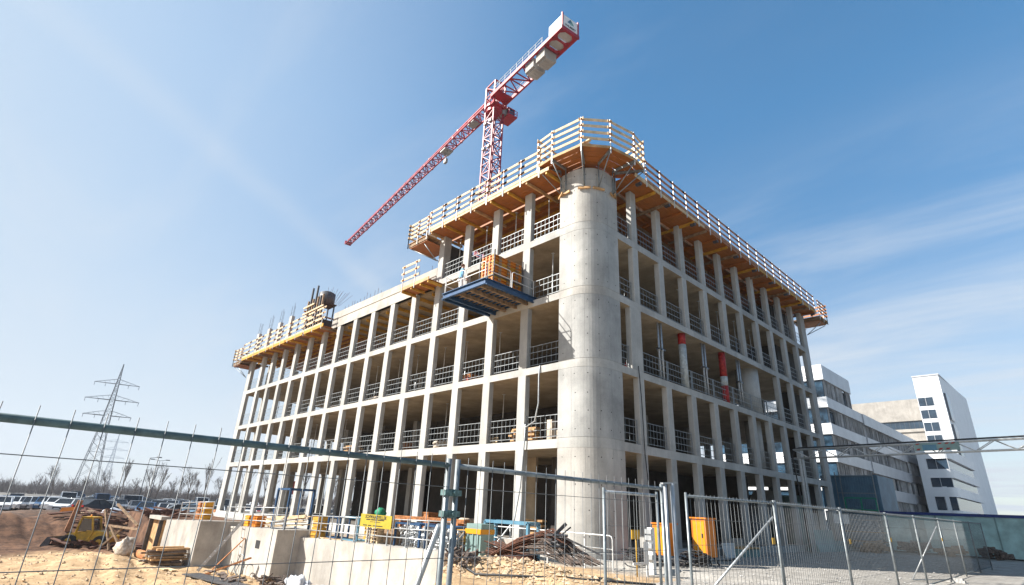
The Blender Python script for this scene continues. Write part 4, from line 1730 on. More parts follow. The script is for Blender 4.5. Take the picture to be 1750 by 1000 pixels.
FX = 10.25
f1 = fence_panel((FX, -19.6), (FX, -15.34), 'mesh fence panel with a thick grey-green top rail in the left foreground')
f2 = fence_panel((FX, -15.25), (10.18, -12.12), 'mesh fence panel in the middle foreground in front of the round pillar', s=.135, tube='galv_dark')
for z in (1.78, 1.63):
    mb = MB()
    mb.box((FX - .03, -15.375, z - .021), (FX + .03, -15.215, z + .021))
    mb.box((FX - .034, -15.33, z - .026), (FX + .034, -15.26, z + .026))
    mb.tube((FX + .03, -15.295, z), (FX + .06, -15.295, z), .016, 6)
    mb.build('clamp', 'clamp_teal', f1)
mb = MB()
mb.tube((FX - .03, -15.36, 1.55), (9.3, -15.22, .02), .02, 10)
mb.tube((9.3, -15.22, .03), (FX, -15.3, .06), .018, 8)
mb.top('brace_tube', 'galv', 'slanting steel brace tube propping the two foreground fence posts', 'brace')
# narrow gate leaf and the double post
f3 = fence_panel((9.0, -11.65), (9.15, -10.55), 'narrow mesh gate leaf in front of the round pillar', h=2.0, s=.12, tube='galv', hz=(.5, 1.0, 1.55), name='mesh_gate', stick=0, z0=-.02)
mb = MB()
mb.tube((10.17, -12.02, 0), (10.17, -12.02, 2.03), .022, 10)
mb.tube((10.21, -11.93, 0), (10.21, -11.93, 2.05), .026, 10)
mb.bar((10.15, -12.06, 2.04), (10.22, -11.86, 2.06), .05, .02)
mb.bar((10.2, -11.9, 1.9), (10.2, -11.9, 2.05), .05, .03)
mb.top('gate_post', 'galv', 'pair of grey steel gate posts between the fence panels in front of the building', 'post')
RF = [(9.35, -10.05), (9.62, -7.35), (9.6, -3.6), (9.6, .2), (9.62, 3.4), (9.6, 7.2), (9.5, 10.9), (9.5, 14.4), (9.5, 17.9)]
RL = ['mesh fence panel in front of the tall orange cabinet', 'mesh fence panel in the right foreground, second right of the gate opening', 'mesh fence panel, third right of the gate opening',
      'mesh fence panel, fourth right of the gate opening', 'mesh fence panel, fifth right of the gate opening, beside the concrete foot', 'mesh fence panel behind the concrete foot, sixth right of the gate opening', 'mesh fence panel, seventh right of the gate opening', 'mesh fence panel, farthest right in the row']
rfs = []
for q in range(8):
    rfs.append(fence_panel(RF[q], (RF[q + 1][0], RF[q + 1][1] - .06), RL[q], s=.11, tube='galv_dark', r=.021, wr=.0032, hz=(.3, .6, .95, 1.3, 1.65), stick=.02))
for q, (a, b_, z) in enumerate((((9.58, -7.4), (8.35, -8.6), 1.75), ((9.55, 7.0), (8.7, 6.0), 1.75))):
    mb = MB()
    mb.tube((*a, z), (*b_, .03), .021, 8)
    mb.tube((*b_, .04), (a[0], a[1], .08), .018, 8)
    mb.top('brace_tube', 'galv', ['steel brace tube leaning on the right fence beside the orange cabinet', 'steel brace tube leaning on the far right fence post'][q], 'brace', 'fence braces')
for q, (x, y) in enumerate(((9.6, 7.2), (9.62, 3.4), (9.6, .2), (9.6, -3.6))):
    mb = MB()
    mb.prism([(x - .36, y - .12), (x + .36, y - .12), (x + .36, y + .12), (x - .36, y + .12)], -.03, .08)
    mb.prism([(x - .31, y - .09), (x + .31, y - .09), (x + .31, y + .09), (x - .31, y + .09)], .08, .15)
    mb.top('foot_block', 'stone_grey', f'concrete foot block under a right-hand fence post, {ORD[q + 1]} counted from the far end', 'foot block', 'concrete feet of the fence')
for q, (x, y, z) in enumerate(((9.57, -7.62, 1.36), (9.57, -3.35, 1.33), (9.57, .2, 1.35), (9.57, 3.4, 1.36), (9.57, 7.0, 1.33))):
    mb = MB()
    mb.box((x + .05, y - .06, z - .05), (x + .058, y + .06, z + .05))
    mb.build('tag_plate', 'yellow', rfs[q + 1 if q else 0])

# ---------------------------------------------------------------- concrete retaining walls left of the building
def ret_wall(pts, ztops, zbot, back, label, mat='concrete_white'):
    (xa, ya), (xb, yb) = pts
    mb = MB()
    za, zb = ztops
    v = [(xa, ya, zbot), (xb, yb, zbot), (xb, yb, zb), (xa, ya, za)]
    w = [(x, y + back, z) for x, y, z in v]
    mb.add(v + w, [(0, 1, 2, 3), (7, 6, 5, 4), (1, 0, 4, 5), (2, 1, 5, 6), (3, 2, 6, 7), (0, 3, 7, 4)])
    return mb, mb.top('retaining_wall', mat, label, 'wall', 'concrete retaining walls')


ret_wall(((-31.4, -7.0), (-24.0, -7.0)), (-.06, .18), -2.8, 3.2, 'white concrete retaining wall block farthest left, behind the timber stack')
mbw, w2 = ret_wall(((-26.6, -5.3), (-16.75, -5.3)), (-.14, .10), -2.8, 3.0, 'white concrete retaining wall with a small square hole, behind the ladder')
mb = MB()
mb.box((-19.35, -5.31, -.95), (-18.75, -5.295, -.55))  # flat dark plate painting the shade inside the square hole
mb.build('hole_shade', 'hole', w2)
ret_wall(((-17.2, -4.0), (-4.16, -4.0)), (-.27, 0), -2.6, 3.2, 'long white concrete retaining wall in front of the sunlit facade')
mb = MB()
mb.box((-16.9, -3.98, -.6), (-4.3, -.3, -.28))
mb.top('concrete_apron', 'concrete', 'pale concrete apron between retaining wall and building', 'slab')
# open gang-form at the far left: a tilted steel-edged box panel
gf_ = thing('form_panel', 'upright steel-edged wall form with brown plywood face left of the retaining wall', 'formwork', (-33, -7.4, -2.3))
mb = MB()
mb.box((-34.9, -7.0, -2.5), (-31.9, -6.8, -.1))
mb.build('plywood', 'ply_pale', gf_)
for x in (-34.95, -32.2):
    mb = MB()
    mb.box((x, -7.25, -2.5), (x + .12, -6.8, -.02))
    mb.build('edge', 'steel_dark', gf_)
mb = MB()
mb.box((-34.95, -7.3, -.12), (-31.6, -6.75, .1))
mb.build('cover', 'concrete_white', gf_)


# railings on the walls
def wall_railing(a, b_, za, zb, n, label, h=1.08, mat='galv', bars=3):
    t = thing('wall_railing', label, 'railing', ((a[0] + b_[0]) / 2, (a[1] + b_[1]) / 2, (za + zb) / 2), 'pipe railings on the retaining walls')
    A, B = Vector((*a, za)), Vector((*b_, zb))
    for q in range(bars):
        mb = MB()
        z = h * (q + 1) / bars
        mb.tube(A + U * z, B + U * z, .022, 6)
        mb.build('rail', mat, t)
    for i in range(n + 1):
        p = A.lerp(B, i / n)
        mb = MB()
        mb.bar(p - U * .0, p + U * (h + .05), .05, .05, (1, 0, 0))
        mb.box((p.x - .09, p.y - .06, p.z - .03), (p.x + .09, p.y + .06, p.z + .02))
        mb.build('post', mat, t)
    return t


wall_railing((-31.0, -6.4), (-24.2, -6.4), -.02, .18, 4, 'pipe railing on the farthest left concrete wall')
wall_railing((-26.3, -4.9), (-17.0, -4.9), -.12, .10, 6, 'pipe railing on the concrete wall with the square hole')
wall_railing((-16.6, -3.6), (-10.6, -3.6), -.24, -.12, 5, 'pipe railing on the long wall, left of the yellow sign', mat='galv')
wr_ = wall_railing((-10.4, -3.6), (-4.4, -3.6), -.12, .0, 4, 'pipe railing on the long wall carrying the yellow sign', mat='galv')
# yellow company board
sgn = thing('company_sign', 'yellow board with black lettering hung on the pipe railing', 'sign', (-9.75, -3.75, .75))
mb = MB()
A, B = Vector((-11.2, -3.72, .97)), Vector((-8.5, -3.72, .95))
mb.bar(A - U * .1, B - U * .1, .02, .55)
mb.build('board', 'yellow_sign', sgn)
c0 = (A + B) / 2 - U * .1
text_mesh('SCHWANZFELLER', .2, c0 + Vector((0, -.012, .16)), (1, 0, -.012), (0, 0, 1), 'black', sgn, bold=.008, spacing=1.18)
mb = MB()      # the smaller lines of print are too small to read in the photograph
for dz, runs, hh in ((.05, ((-.55, -.3), (-.27, .1), (.13, .5)), .045), (-.04, ((-.3, -.12), (-.08, .3)), .02), (-.2, ((-.7, -.45), (-.4, -.2), (-.12, .45)), .04)):
    for a, b_ in runs: mb.box((c0.x + a * 1.5, c0.y - .0135, c0.z + dz - hh / 2), (c0.x + b_ * 1.5, c0.y - .0105, c0.z + dz + hh / 2))
mb.build('fine_print', 'black', sgn)

# ---------------------------------------------------------------- site clutter, left
def gzz(x, y): return gz(x, y)


# yellow loader behind the sand crest
ld = thing('wheel_loader', 'yellow wheel loader with a glazed cab half hidden behind the sand', 'loader', (-39.95, -9.95, -2.45), rz=R(52))
mb = MB()
mb.extr([(-1.5, -.55, .75), (.2, -.55, .75), (.2, -.55, 1.35), (-1.3, -.55, 1.2)], (0, 1.1, 0))
mb.extr([(.2, -.6, .6), (2.4, -.6, .55), (2.5, -.6, 1.05), (1.9, -.6, 1.4), (.2, -.6, 1.5)], (0, 1.2, 0))
mb.build('body', 'yellow', ld, local=True)
mb = MB()
prf = [(-.65, .75), (.55, .75), (.75, 1.4), (.42, 2.5), (-.45, 2.5), (-.62, 1.5)]
for a, b_ in zip(prf, prf[1:] + prf[:1]):
    for y in (-.62, .62): mb.bar((a[0], y, a[1]), (b_[0], y, b_[1]), .12, .12, (0, 1, 0))
for p in prf: mb.bar((p[0], -.62, p[1]), (p[0], .62, p[1]), .11)
mb.box((-.5, -.68, 2.47), (.48, .68, 2.58))
mb.extr([(-.6, -.6, .8), (.55, -.6, .8), (.68, -.6, 1.35), (-.6, -.6, 1.35)], (0, 1.2, 0))
cbd = mb.build('cab', 'yellow', ld, local=True)
mb = MB()
mb.extr([(-.52, -.57, 1.4), (.6, -.57, 1.4), (.36, -.57, 2.42), (-.38, -.57, 2.42)], (0, 1.14, 0))
mb.build('cab_glass', 'glass_dark', cbd, local=True)
for x in (-.9, 1.65):
    for y in (-.75, .75):
        mb = MB()
        mb.tube((x, y - .2, .55), (x, y + .2, .55), .55, 18)
        w_ = mb.build('tyre', 'rubber', ld, local=True)
        mb = MB()
        mb.tube((x, y - .215, .55), (x, y + .215, .55), .28, 14)
        mb.build('rim', 'yellow', w_, local=True)
mb = MB()
for y in (-.4, .4): mb.bar((-1.3, y, 1.0), (-2.3, y, .45), .14, .22)
mb.extr([(-2.3, -1.0, .15), (-3.0, -1.0, .1), (-2.6, -1.0, .85), (-2.25, -1.0, .9)], (0, 2.0, 0))
mb.build('bucket', 'steel_dark', ld, local=True)
mb = MB()
mb.tube((-.1, 0, 2.58), (-.1, 0, 2.75), .07, 8)
mb.build('beacon', 'amber_lamp', ld, local=True)

ld.scale = (.84, .84, .84)
# white bag and a roll of brown pipe next to it
mb = MB()
mb.blob((-29.6, -9.4, gz(-29.6, -9.4) + .45), (.75, .5, .7), 5, 16, 9, .5, -.6)
mb.top('sand_bag', 'bag_white', 'big crumpled white sack lying open on the sand', 'sack')
mb = MB()
mb.tube((-28.9, -8.7, gz(-28.9, -8.7) + .3), (-25.4, -8.2, gz(-25.4, -8.2) + .28), .24, 12)
mb.tube((-28.3, -8.2, gz(-28.3, -8.2) + .3), (-26.0, -8.0, gz(-26, -8) + .3), .18, 12)
mb.top('clay_pipes', 'rust_orange', 'two brown pipes lying between the white sack and the timber stack', 'pipe')
# timber stack before wall block one
ts = thing('timber_stack', 'untidy stack of old boards and squared timbers on two planks before the concrete wall', 'timber', (-25.4, -8.1, gz(-25.4, -8.1)))
zb = gz(-25.4, -8.1)
for q in range(7):
    mb = MB()
    for w in range(5):
        if q > 3 and rnd.random() < .35: continue
        mb.obox((-25.3 + (w - 2) * .34 + rnd.uniform(-.12, .12), -8.1 + rnd.uniform(-.25, .25), zb + .14 + q * .13 + rnd.uniform(0, .03)), (rnd.uniform(.08, .26), 1.5 + rnd.uniform(-.5, .7), rnd.uniform(.06, .11)), rnd.uniform(-.25, .25), 0, rnd.uniform(-.12, .12))
    mb.build('layer', ('timber_old', 'scrap', 'ply_pale', 'timber_old')[q % 4], ts)
for dx in (-.75, .75):
    mb = MB()
    mb.tube((-25.4 + dx * .5, -9.0, zb + .6), (-25.4 + dx * .5, -7.2, zb + .6), .12, 10)
    mb.build('tube', 'galv', ts)
mb = MB()
mb.bar((-28, -8.6, zb + .05), (-22.4, -8.2, gz(-22.4, -8.2) + .06), .25, .06)
mb.bar((-27.6, -8.95, zb + .05), (-22.6, -8.55, gz(-22.6, -8.5) + .06), .22, .06)
mb.top('loose_planks', 'plank', 'long loose planks on the sand in front of the timber stack', 'plank')
mb = MB()
for q in range(10): mb.obox((-27.6 + q * .21, -8.35 + rnd.uniform(-.2, .2), gz(-27, -8.3) + .18 + rnd.uniform(0, .3)), (.16, 1.1, .09), R(60 + rnd.uniform(-20, 20)), rnd.uniform(-.2, .2))
mb.top('scrap_boards', ['timber_old'], 'heap of short scrap boards left of the timber stack', 'timber')
# ladder and leaning boards between the wall blocks
ldr = thing('ladder', 'aluminium ladder leaning in the gap between the first two concrete walls', 'ladder', (-22.4, -6.8, -2.3))
a0, a1 = Vector((-22.6, -7.0, gz(-22.6, -7))), Vector((-21.9, -5.35, .35))
w_ = Vector((.42, -.05, 0))
for k in (0, 1):
    mb = MB()
    mb.bar(a0 + w_ * k, a1 + w_ * k, .03, .08)
    mb.build('stile', 'galv', ldr)
for q in range(9):
    mb = MB()
    p = a0.lerp(a1, (q + .6) / 9.5)
    mb.bar(p, p + w_, .03)
    mb.build('rung', 'galv', ldr)
mb = MB()
mb.bar((-21.3, -6.8, gz(-21.3, -6.8) + .02), (-20.9, -5.36, -.55), .3, .04)
mb.top('leaning_board', 'rust_orange', 'rusty orange board leaning on the wall beside the ladder', 'board')
mb = MB()
mb.bar((-20.8, -7.1, gz(-20.8, -7.1) + .1), (-18.6, -5.7, gz(-19, -6) + 1.0), .16, .08)
mb.top('leaning_beam', 'rust_orange', 'rusty beam propped at a slant before the wall with the square hole', 'beam')
mb = MB()
for q, (rx_, dx) in enumerate(((.55, 0), (.42, .5), (.36, -.5))):
    c = Vector((-19.8 + dx, -5.75 - q * .12, gz(-19.8, -5.8) + rx_))
    mb.path([c + Vector((rx_ * cos(a), .05 * sin(3 * a), rx_ * sin(a))) for a in [2 * pi * i / 22 for i in range(23)]], .025, 5)
mb.top('hose_loops', 'galv_dark', 'upright grey hose loops leaning on the wall with the square hole', 'hose')
mb = MB()
for q in range(16):
    x, y = -19.2 + rnd.uniform(-1.6, 2.6), -6.7 + rnd.uniform(-.5, .5)
    mb.obox((x, y, gz(x, y) + .1 + rnd.uniform(0, .12)), (rnd.uniform(.5, 1.6), rnd.uniform(.05, .3), rnd.uniform(.03, .1)), rnd.uniform(-.8, .5), rnd.uniform(-.15, .15))
mb.top('scrap_heap', 'scrap', 'low heap of dark metal scrap on the sand before the wall with the square hole', 'scrap')
mb = MB()
for q in range(3):
    x, y = -17.5 + q * .05, -7.0 - q * .33
    mb.bar((-20.8, -7.5 - q * .3, gz(-20.8, -7.5) + .08), (-15.2, -6.9 - q * .3, gz(-15.2, -7.2) + .1), .28, .05)
mb.top('steel_strips', 'steel_dark', 'long dark steel strips lying on the sand by the second wall', 'steel')
# debris at the foot of the long wall
mb = MB()
for q in range(46):
    x, y = rnd.uniform(-15.6, -13.0), rnd.uniform(-6.4, -5.0)
    mb.obox((x, y, gz(x, y) + .08 + rnd.uniform(0, .5) * (1 - abs(x + 14.4) / 2)), (rnd.uniform(.3, 1.2), rnd.uniform(.03, .14), rnd.uniform(.02, .1)), rnd.uniform(-pi, pi), rnd.uniform(-.7, .7), rnd.uniform(-.5, .5))
mb.top('debris_heap', 'scrap', 'tangled heap of dark scrap against the corner of the second wall', 'debris')
for q, (x, y, c, rr, lab) in enumerate(((-13.3, -5.3, 'tarp_white', (.9, .5, .55), 'crumpled white plastic sheet beside the dark scrap heap'),
                                        (-11.0, -5.6, 'tarp_white', (.95, .5, .42), 'second crumpled white plastic sheet farther right along the long wall'),
                                        (-14.3, -5.0, 'sack_red', (.16, .14, .2), 'small red sack in the dark scrap heap'))):
    mb = MB()
    mb.blob((x, y, gz(x, y) + .1), rr, 20 + q, 30, 14, .6, -.3)
    mb.top('plastic_sheet' if q < 2 else 'small_sack', c, lab, 'sheet' if q < 2 else 'sack')
mb = MB()
for q in range(40):
    x, y = rnd.uniform(-9.4, -7.6), rnd.uniform(-5.3, -4.6)
    mb.obox((x, y, gz(x, y) + .06 + rnd.uniform(0, .4) * (1 - abs(x + 8.5))), (rnd.uniform(.2, .8), .04, .04), rnd.uniform(-pi, pi), rnd.uniform(-.9, .9), rnd.uniform(-.8, .8))
mb.top('wire_scrap', 'scrap', 'small tangle of bent wire at the foot of the long wall', 'scrap')
# coils and black scrap right of the wall end
mb = MB()
for q in range(60):
    x, y = rnd.uniform(-1.2, .1), rnd.uniform(-6.6, -5.7)
    mb.obox((x, y, gz(x, y) + .05 + rnd.uniform(0, .36) * (1 - abs(x + .55))), (rnd.uniform(.1, .5), rnd.uniform(.03, .1), .05), rnd.uniform(-pi, pi), rnd.uniform(-.9, .9), rnd.uniform(-.8, .8))
mb.top('scrap_heap', 'scrap', 'small dark heap of scrap on the sand right of the wall end', 'scrap')
# reinforcement bundle
rb = thing('rebar_bundle', 'bent rusty bundle of reinforcing bars heaped on the sand before the pillar', 'rebar', (.9, -4.5, 0))
for g in range(3):
    mb = MB()
    for q in range(46):
        o1, o2 = rnd.uniform(-.26, .26), rnd.uniform(0, .34)
        if g == 0: pts = [(-.55, -4.9 + o1 * 1.4, .14 + o2 * 1.3), (.3, -4.85 + o1, .10 + o2 * .8), (1.2, -4.7 + o1 * .6, .06 + o2 * .6)]
        elif g == 1: pts = [(-.2, -5.0 + o1, .08 + o2 * .4), (.7, -4.75 + o1, .34 + o2 * 1.3), (1.5, -4.4 + o1 * 1.3, .66 + o2 * 1.1), (2.1, -4.1 + o1, .36 + o2)]
        else: pts = [(.9 + o1, -4.5 + o1 * 1.6, .3 + o2 * 1.2), (1.7, -4.5 + o1 * 2.2, .34 + o2 * 1.5), (2.3 + o1, -4.3 + o1 * 1.6, .2 + o2 * .8), (2.8 + o1 * 1.4, -4.2 + o1 * 2, .08 + o2 * .3)]
        mb.path([Vector(p) + Vector((0, 0, .12)) for p in pts], .016, 4)
    mb.build('bars', 'rust' if g != 2 else 'scrap', rb)
mb = MB()
mb.bar((1.6, -4.6, .75), (1.95, -4.1, 1.32), .07, .1)
mb.bar((1.75, -4.55, .75), (2.05, -4.0, 1.22), .04, .04)
mb.bar((1.8, -4.3, 1.0), (3.0, -3.7, .5), .05, .05)
for q in range(22): mb.obox((1.7 + rnd.uniform(-.3, .5), -4.4 + rnd.uniform(-.3, .3), .75 + rnd.uniform(-.2, .25)), (.4, .05, .05), rnd.uniform(-pi, pi), rnd.uniform(-1, 1))
mb.build('offcuts', 'steel_dark', rb)
mb = MB()
mb.path([(-.3, -6.4, gz(-.3, -6.4) + .03), (.8, -6.7, gz(.8, -6.7) + .03), (2.2, -5.9, gz(2.2, -5.9) + .03), (3.6, -4.7, gz(3.6, -4.7) + .03), (4.6, -3.4, gz(4.6, -3.4) + .03)], .035, 6)
mb.top('ground_cable', 'cable', 'thick black cable snaking over the sand in front of the rebar', 'cable')

# blue frames, bins and racks on the apron
def steel_frame(x0, x1, y0, y1, z0, z1, r, mat, label, name='steel_rack', cat='rack', group=None):
    t = thing(name, label, cat, ((x0 + x1) / 2, (y0 + y1) / 2, z0), group)
    for x in (x0, x1):
        for y in (y0, y1):
            mb = MB()
            mb.bar((x, y, z0), (x, y, z1), r, r, (1, 0, 0))
            mb.build('upright', mat, t)
    for z in (z0 + r / 2 + .05, z1):
        mb = MB()
        for y in (y0, y1): mb.bar((x0, y, z), (x1, y, z), r)
        for x in (x0, x1): mb.bar((x, y0, z), (x, y1, z), r)
        mb.build('frame', mat, t)
    return t


steel_frame(-19.6, -17.9, -4.5, -3.1, -.1, 2.15, .11, 'blue_steel', 'tall open blue steel frame standing on the second concrete wall')
steel_frame(-15.6, -14.6, -3.1, -2.4, -.25, .85, .08, 'blue_steel', 'low blue steel rack behind the railing, left of the yellow board', group='low blue racks')
steel_frame(-13.9, -12.4, -3.1, -2.3, -.25, .9, .08, 'blue_light', 'light blue steel rack behind the railing, next left of the pallet stack', group='low blue racks')
steel_frame(-8.9, -7.0, -3.2, -2.2, -.25, .85, .08, 'blue_steel', 'dark blue rack of tubes behind the yellow board', group='low blue racks')
steel_frame(-6.6, -4.6, -3.2, -2.2, -.25, .85, .08, 'blue_steel', 'dark blue rack right of the yellow board', group='low blue racks')
for rx0, lab in ((-8.8, 'bundle of grey steel tubes in the rack behind the yellow board'), (-6.5, 'bundle of grey steel tubes in the rack right of the yellow board')):
    mb = MB()
    for q in range(40):
        mb.tube((rx0 + rnd.uniform(0, 1.7), -3.1, -.15 + rnd.uniform(0, .9)), (rx0 + rnd.uniform(0, 1.7), -2.25, -.15 + rnd.uniform(0, .9)), .035, 5)
    for q in range(34):
        x = rx0 + q * .052
        mb.tube((x, -3.0 + rnd.uniform(-.08, .3), -.2), (x + rnd.uniform(-.06, .06), -2.9, .72 + rnd.uniform(-.1, .1)), .02, 5)
    mb.top('tube_bundle', 'galv', lab, 'tubes', 'tube bundles in racks')
# pallet stack left of the board
ps = thing('pallet_stack', 'tall stack of pale wooden pallets left of and below the yellow board', 'pallets', (-11.0, -2.6, -.27))
for q in range(9):
    mb = MB()
    z = -.27 + q * .135
    for w in range(5): mb.box((-11.6, -3.1 + w * .24, z + .1), (-10.5, -2.93 + w * .24, z + .125))
    for w in range(3):
        mb.box((-11.6 + w * .5, -3.1, z + .02), (-11.5 + w * .5, -2.0, z + .1))
        mb.box((-11.6 + w * .5, -3.1, z), (-11.5 + w * .5, -2.0, z + .02))
    mb.build('pallet', 'plank', ps)
mb = MB()
for q in range(6): mb.box((-10.3 + q * .17, -2.9, -.25), (-10.16 + q * .17, -2.0, .55 + .05 * (q % 3)))
mb.top('upright_boards', 'timber_old', 'upright brown boards beneath the right end of the yellow board', 'boards')
for q, (x, y, z, c, lab) in enumerate(((-22.6, -4.6, -.02, 'orange_amber', 'orange box on the second wall, left of the other orange box'), (-21.6, -4.5, 0, 'orange_cab', 'darker orange box on the second wall, right of the other orange box'),
                                       (-29.0, -5.6, .1, 'rust_orange', 'brown stacked crate on the farthest left wall, left one'), (-28.0, -5.6, .1, 'orange_amber', 'orange stacked crate on the farthest left wall, right one'),
                                       (-13.2, -1.8, -.25, 'beam_yellow', 'yellow crate behind the railing left of the pallets'), (-16.2, -3.3, -.25, 'beam_yellow', 'pile of yellow beams at the left end of the long wall'),
                                       (-5.4, -2.0, -.25, 'beam_yellow', 'yellow beam pile behind the two fence posts'))):
    mb = MB()
    nl = 4
    for l in range(nl):
        hh = (1.1 if z > 0.05 or q > 3 else .62) / nl
        mb.obox((x + rnd.uniform(-.03, .03), y, z + hh * (l + .5)), (.62, .55, hh - .03), rnd.uniform(-.06, .06))
        mb.obox((x, y, z + hh * (l + 1) - .015), (.5, .45, .03))
    mb.top('site_crate', c, lab, 'crate', 'crates and beam piles behind the railings')
mb = MB()
for q in range(12): mb.bar((-20.9 + rnd.uniform(-.2, .2), -4.2 + rnd.uniform(-.2, .2), .05 + q * .05), (-17.6 + rnd.uniform(-.2, .3), -3.4 + rnd.uniform(-.3, .3), .15 + q * .05 + rnd.uniform(0, .3)), .1, .05)
mb.top('board_heap', 'plank', 'loose heap of pale boards under the tall blue frame', 'boards')
mb = MB()
for q in range(3): mb.bar((-11.8, -1.3, .95 + q * .06), (-6.4, -1.1, .97 + q * .06), .3, .05)
for x in (-11.4, -9, -6.8): mb.box((x - .1, -1.4, -.25), (x + .1, -1.0, .95))
mb.top('plank_trestle', 'rust_orange', 'brown planks on trestles in front of the ground-floor columns', 'planks')
mb = MB()
mb.box((-14.75, -.9, -.27), (-14.25, -.4, .95))
mb.box((-14.8, -.95, .95), (-14.2, -.35, 1.0))
mb.blob((-14.5, -.65, 1.12), (.33, .3, .3), 7, 14, 8, .3, -.5)
mb.top('green_tarpaulin', 'green_tarp', 'bright green tarpaulin bundle before the ground-floor columns', 'tarpaulin')
# grey-green bin with orange band and the blue portal frame
bn = thing('site_bin', 'grey-green container with an orange band behind the white railing', 'container', (-4.0, -2.4, -.28))
mb = MB()
mb.prism([(-4.45, -2.75), (-3.55, -2.75), (-3.55, -2.05), (-4.45, -2.05)], -.28, 1.05)
for x in (-4.3, -4.0, -3.7): mb.box((x - .03, -2.79, -.2), (x + .03, -2.75, .7))
mb.build('body', 'teal_panel', bn)
mb = MB()
mb.box((-4.47, -2.8, .68), (-3.53, -2.03, .86))
mb.build('band', 'orange_amber', bn)
mb = MB()
mb.box((-3.4, -1.9, -.25), (-2.3, -1.5, .55))
mb.box((-3.4, -1.92, .15), (-2.3, -1.9, .2))
mb.top('white_slab', 'concrete_white', 'low white slab between the grey-green container and the blue post', 'slab')
steel_frame(-4.6, -2.1, -1.6, -1.0, -.25, 1.15, .12, 'blue_light', 'light blue steel portal frame in front of the first ground-floor columns', 'portal_frame', 'frame')
# white pipe railing before the building corner
hr = thing('pipe_barrier', 'white pipe railing with rounded end before the round pillar', 'railing', (-1.5, -1.2, -.22))
for z in (.95, .52, .15):
    mb = MB()
    if z > .9:
        mb.path([(-5.6, -1.05, z), (1.55, -1.3, z), (1.63, -1.3, z - .03), (1.67, -1.3, z - .12), (1.68, -1.3, -.25)], .024)
    else: mb.tube((-5.6, -1.05, z), (1.68, -1.3, z), .02, 6)
    mb.build('rail', 'rail_white', hr)
for x in (-5.5, -3.6, -1.5, .3):
    mb = MB()
    mb.bar((x, -1.1, -.28), (x, -1.1, 1.0), .05)
    mb.build('post', 'rail_white', hr)

# ---------------------------------------------------------------- right side: cabinets, cables, barriers
def cabinet(x, y, label, h=1.34, rz=0):
    z = gz(x, y)
    t = thing('power_cabinet', label, 'cabinet', (x, y, z), 'orange power distribution cabinets', rz)
    w, d = .56, .78
    mb = MB()
    mb.box((-w / 2, -d / 2, .28), (w / 2, d / 2, .28 + h))
    mb.box((-w / 2 - .015, -d / 2 - .012, .3), (w / 2 + .015, -d / 2, .28 + h - .03))
    mb.build('housing', 'orange_cab', t, local=True)
    mb = MB()
    mb.extr([(-w / 2 - .06, -d / 2 - .05, .28 + h), (w / 2 + .06, -d / 2 - .05, .28 + h), (w / 2 + .06, -d / 2 - .05, .33 + h), (-w / 2 - .06, -d / 2 - .05, .33 + h)], (0, d + .1, 0))
    mb.build('roof', 'orange_cab', t, local=True)
    mb = MB()
    mb.box((-w / 2 + .05, -d / 2 - .02, .4), (w / 2 - .05, -d / 2 - .012, .28 + h - .1))
    dd = mb.build('door', 'orange_amber', t, local=True)  # lighter amber than the housing: sunlight on this face put into the colour
    mb = MB()
    mb.box((w / 2 - .16, -d / 2 - .035, .95), (w / 2 - .12, -d / 2 - .02, 1.1))
    mb.build('handle', 'black', dd, local=True)
    for a in (-1, 1):
        for b_ in (-1, 1):
            mb = MB()
            mb.bar((a * (w / 2 - .08), b_ * (d / 2 - .08), .28), (a * (w / 2 + .02), b_ * (d / 2 + .05), -.02), .05)
            mb.build('leg', 'steel_dark', t, local=True)
    mb = MB()
    for q in range(6): mb.tube((-.2 + q * .09, -.2 + (q % 2) * .3, .28), (-.3 + q * .13, -.3 + (q % 3) * .3, .02), .022, 5)
    mb.build('cable_tails', 'cable', t, local=True)
    return t


cabinet(2.75, 3.2, 'tall orange power cabinet on legs right of the gate opening')
cabinet(1.75, 2.0, 'lower orange power cabinet on legs behind the double gate post', 1.08)
mp_ = thing('meter_post', 'white post with small meter boxes beside the orange cabinet behind the gate', 'post', (2.65, -.4, gz(2.65, -.4)))
z0 = gz(2.65, -.4)
mb = MB()
mb.box((2.56, -.49, z0), (2.74, -.31, z0 + 1.45))
mb.build('post', 'white_paint', mp_)
for z in (.45, .8, 1.05, 1.25):
    mb = MB()
    mb.box((2.52, -.59, z0 + z), (2.78, -.49, z0 + z + .15))
    mb.build('socket_box', 'galv', mp_)


def coil(c, r_, n, label, cat='cable'):
    mb = MB()
    for q in range(n):
        rr = r_ * rnd.uniform(.6, 1.1)
        cx, cy = c[0] + rnd.uniform(-.22, .22), c[1] + rnd.uniform(-.22, .22)
        ph = rnd.uniform(0, 6)
        zz = gz(c[0], c[1]) + .04 + q * .03
        tl = rnd.uniform(-.3, .3)
        mb.path([(cx + rr * cos(a + ph), cy + rr * .8 * sin(a + ph), zz + .05 * sin(2 * a) + tl * .25 * cos(a) + .07) for a in [2 * pi * i / 20 for i in range(19)]], .022, 5)
    return mb.top('cable_coil', 'cable', label, cat, 'cable coils on the ground')


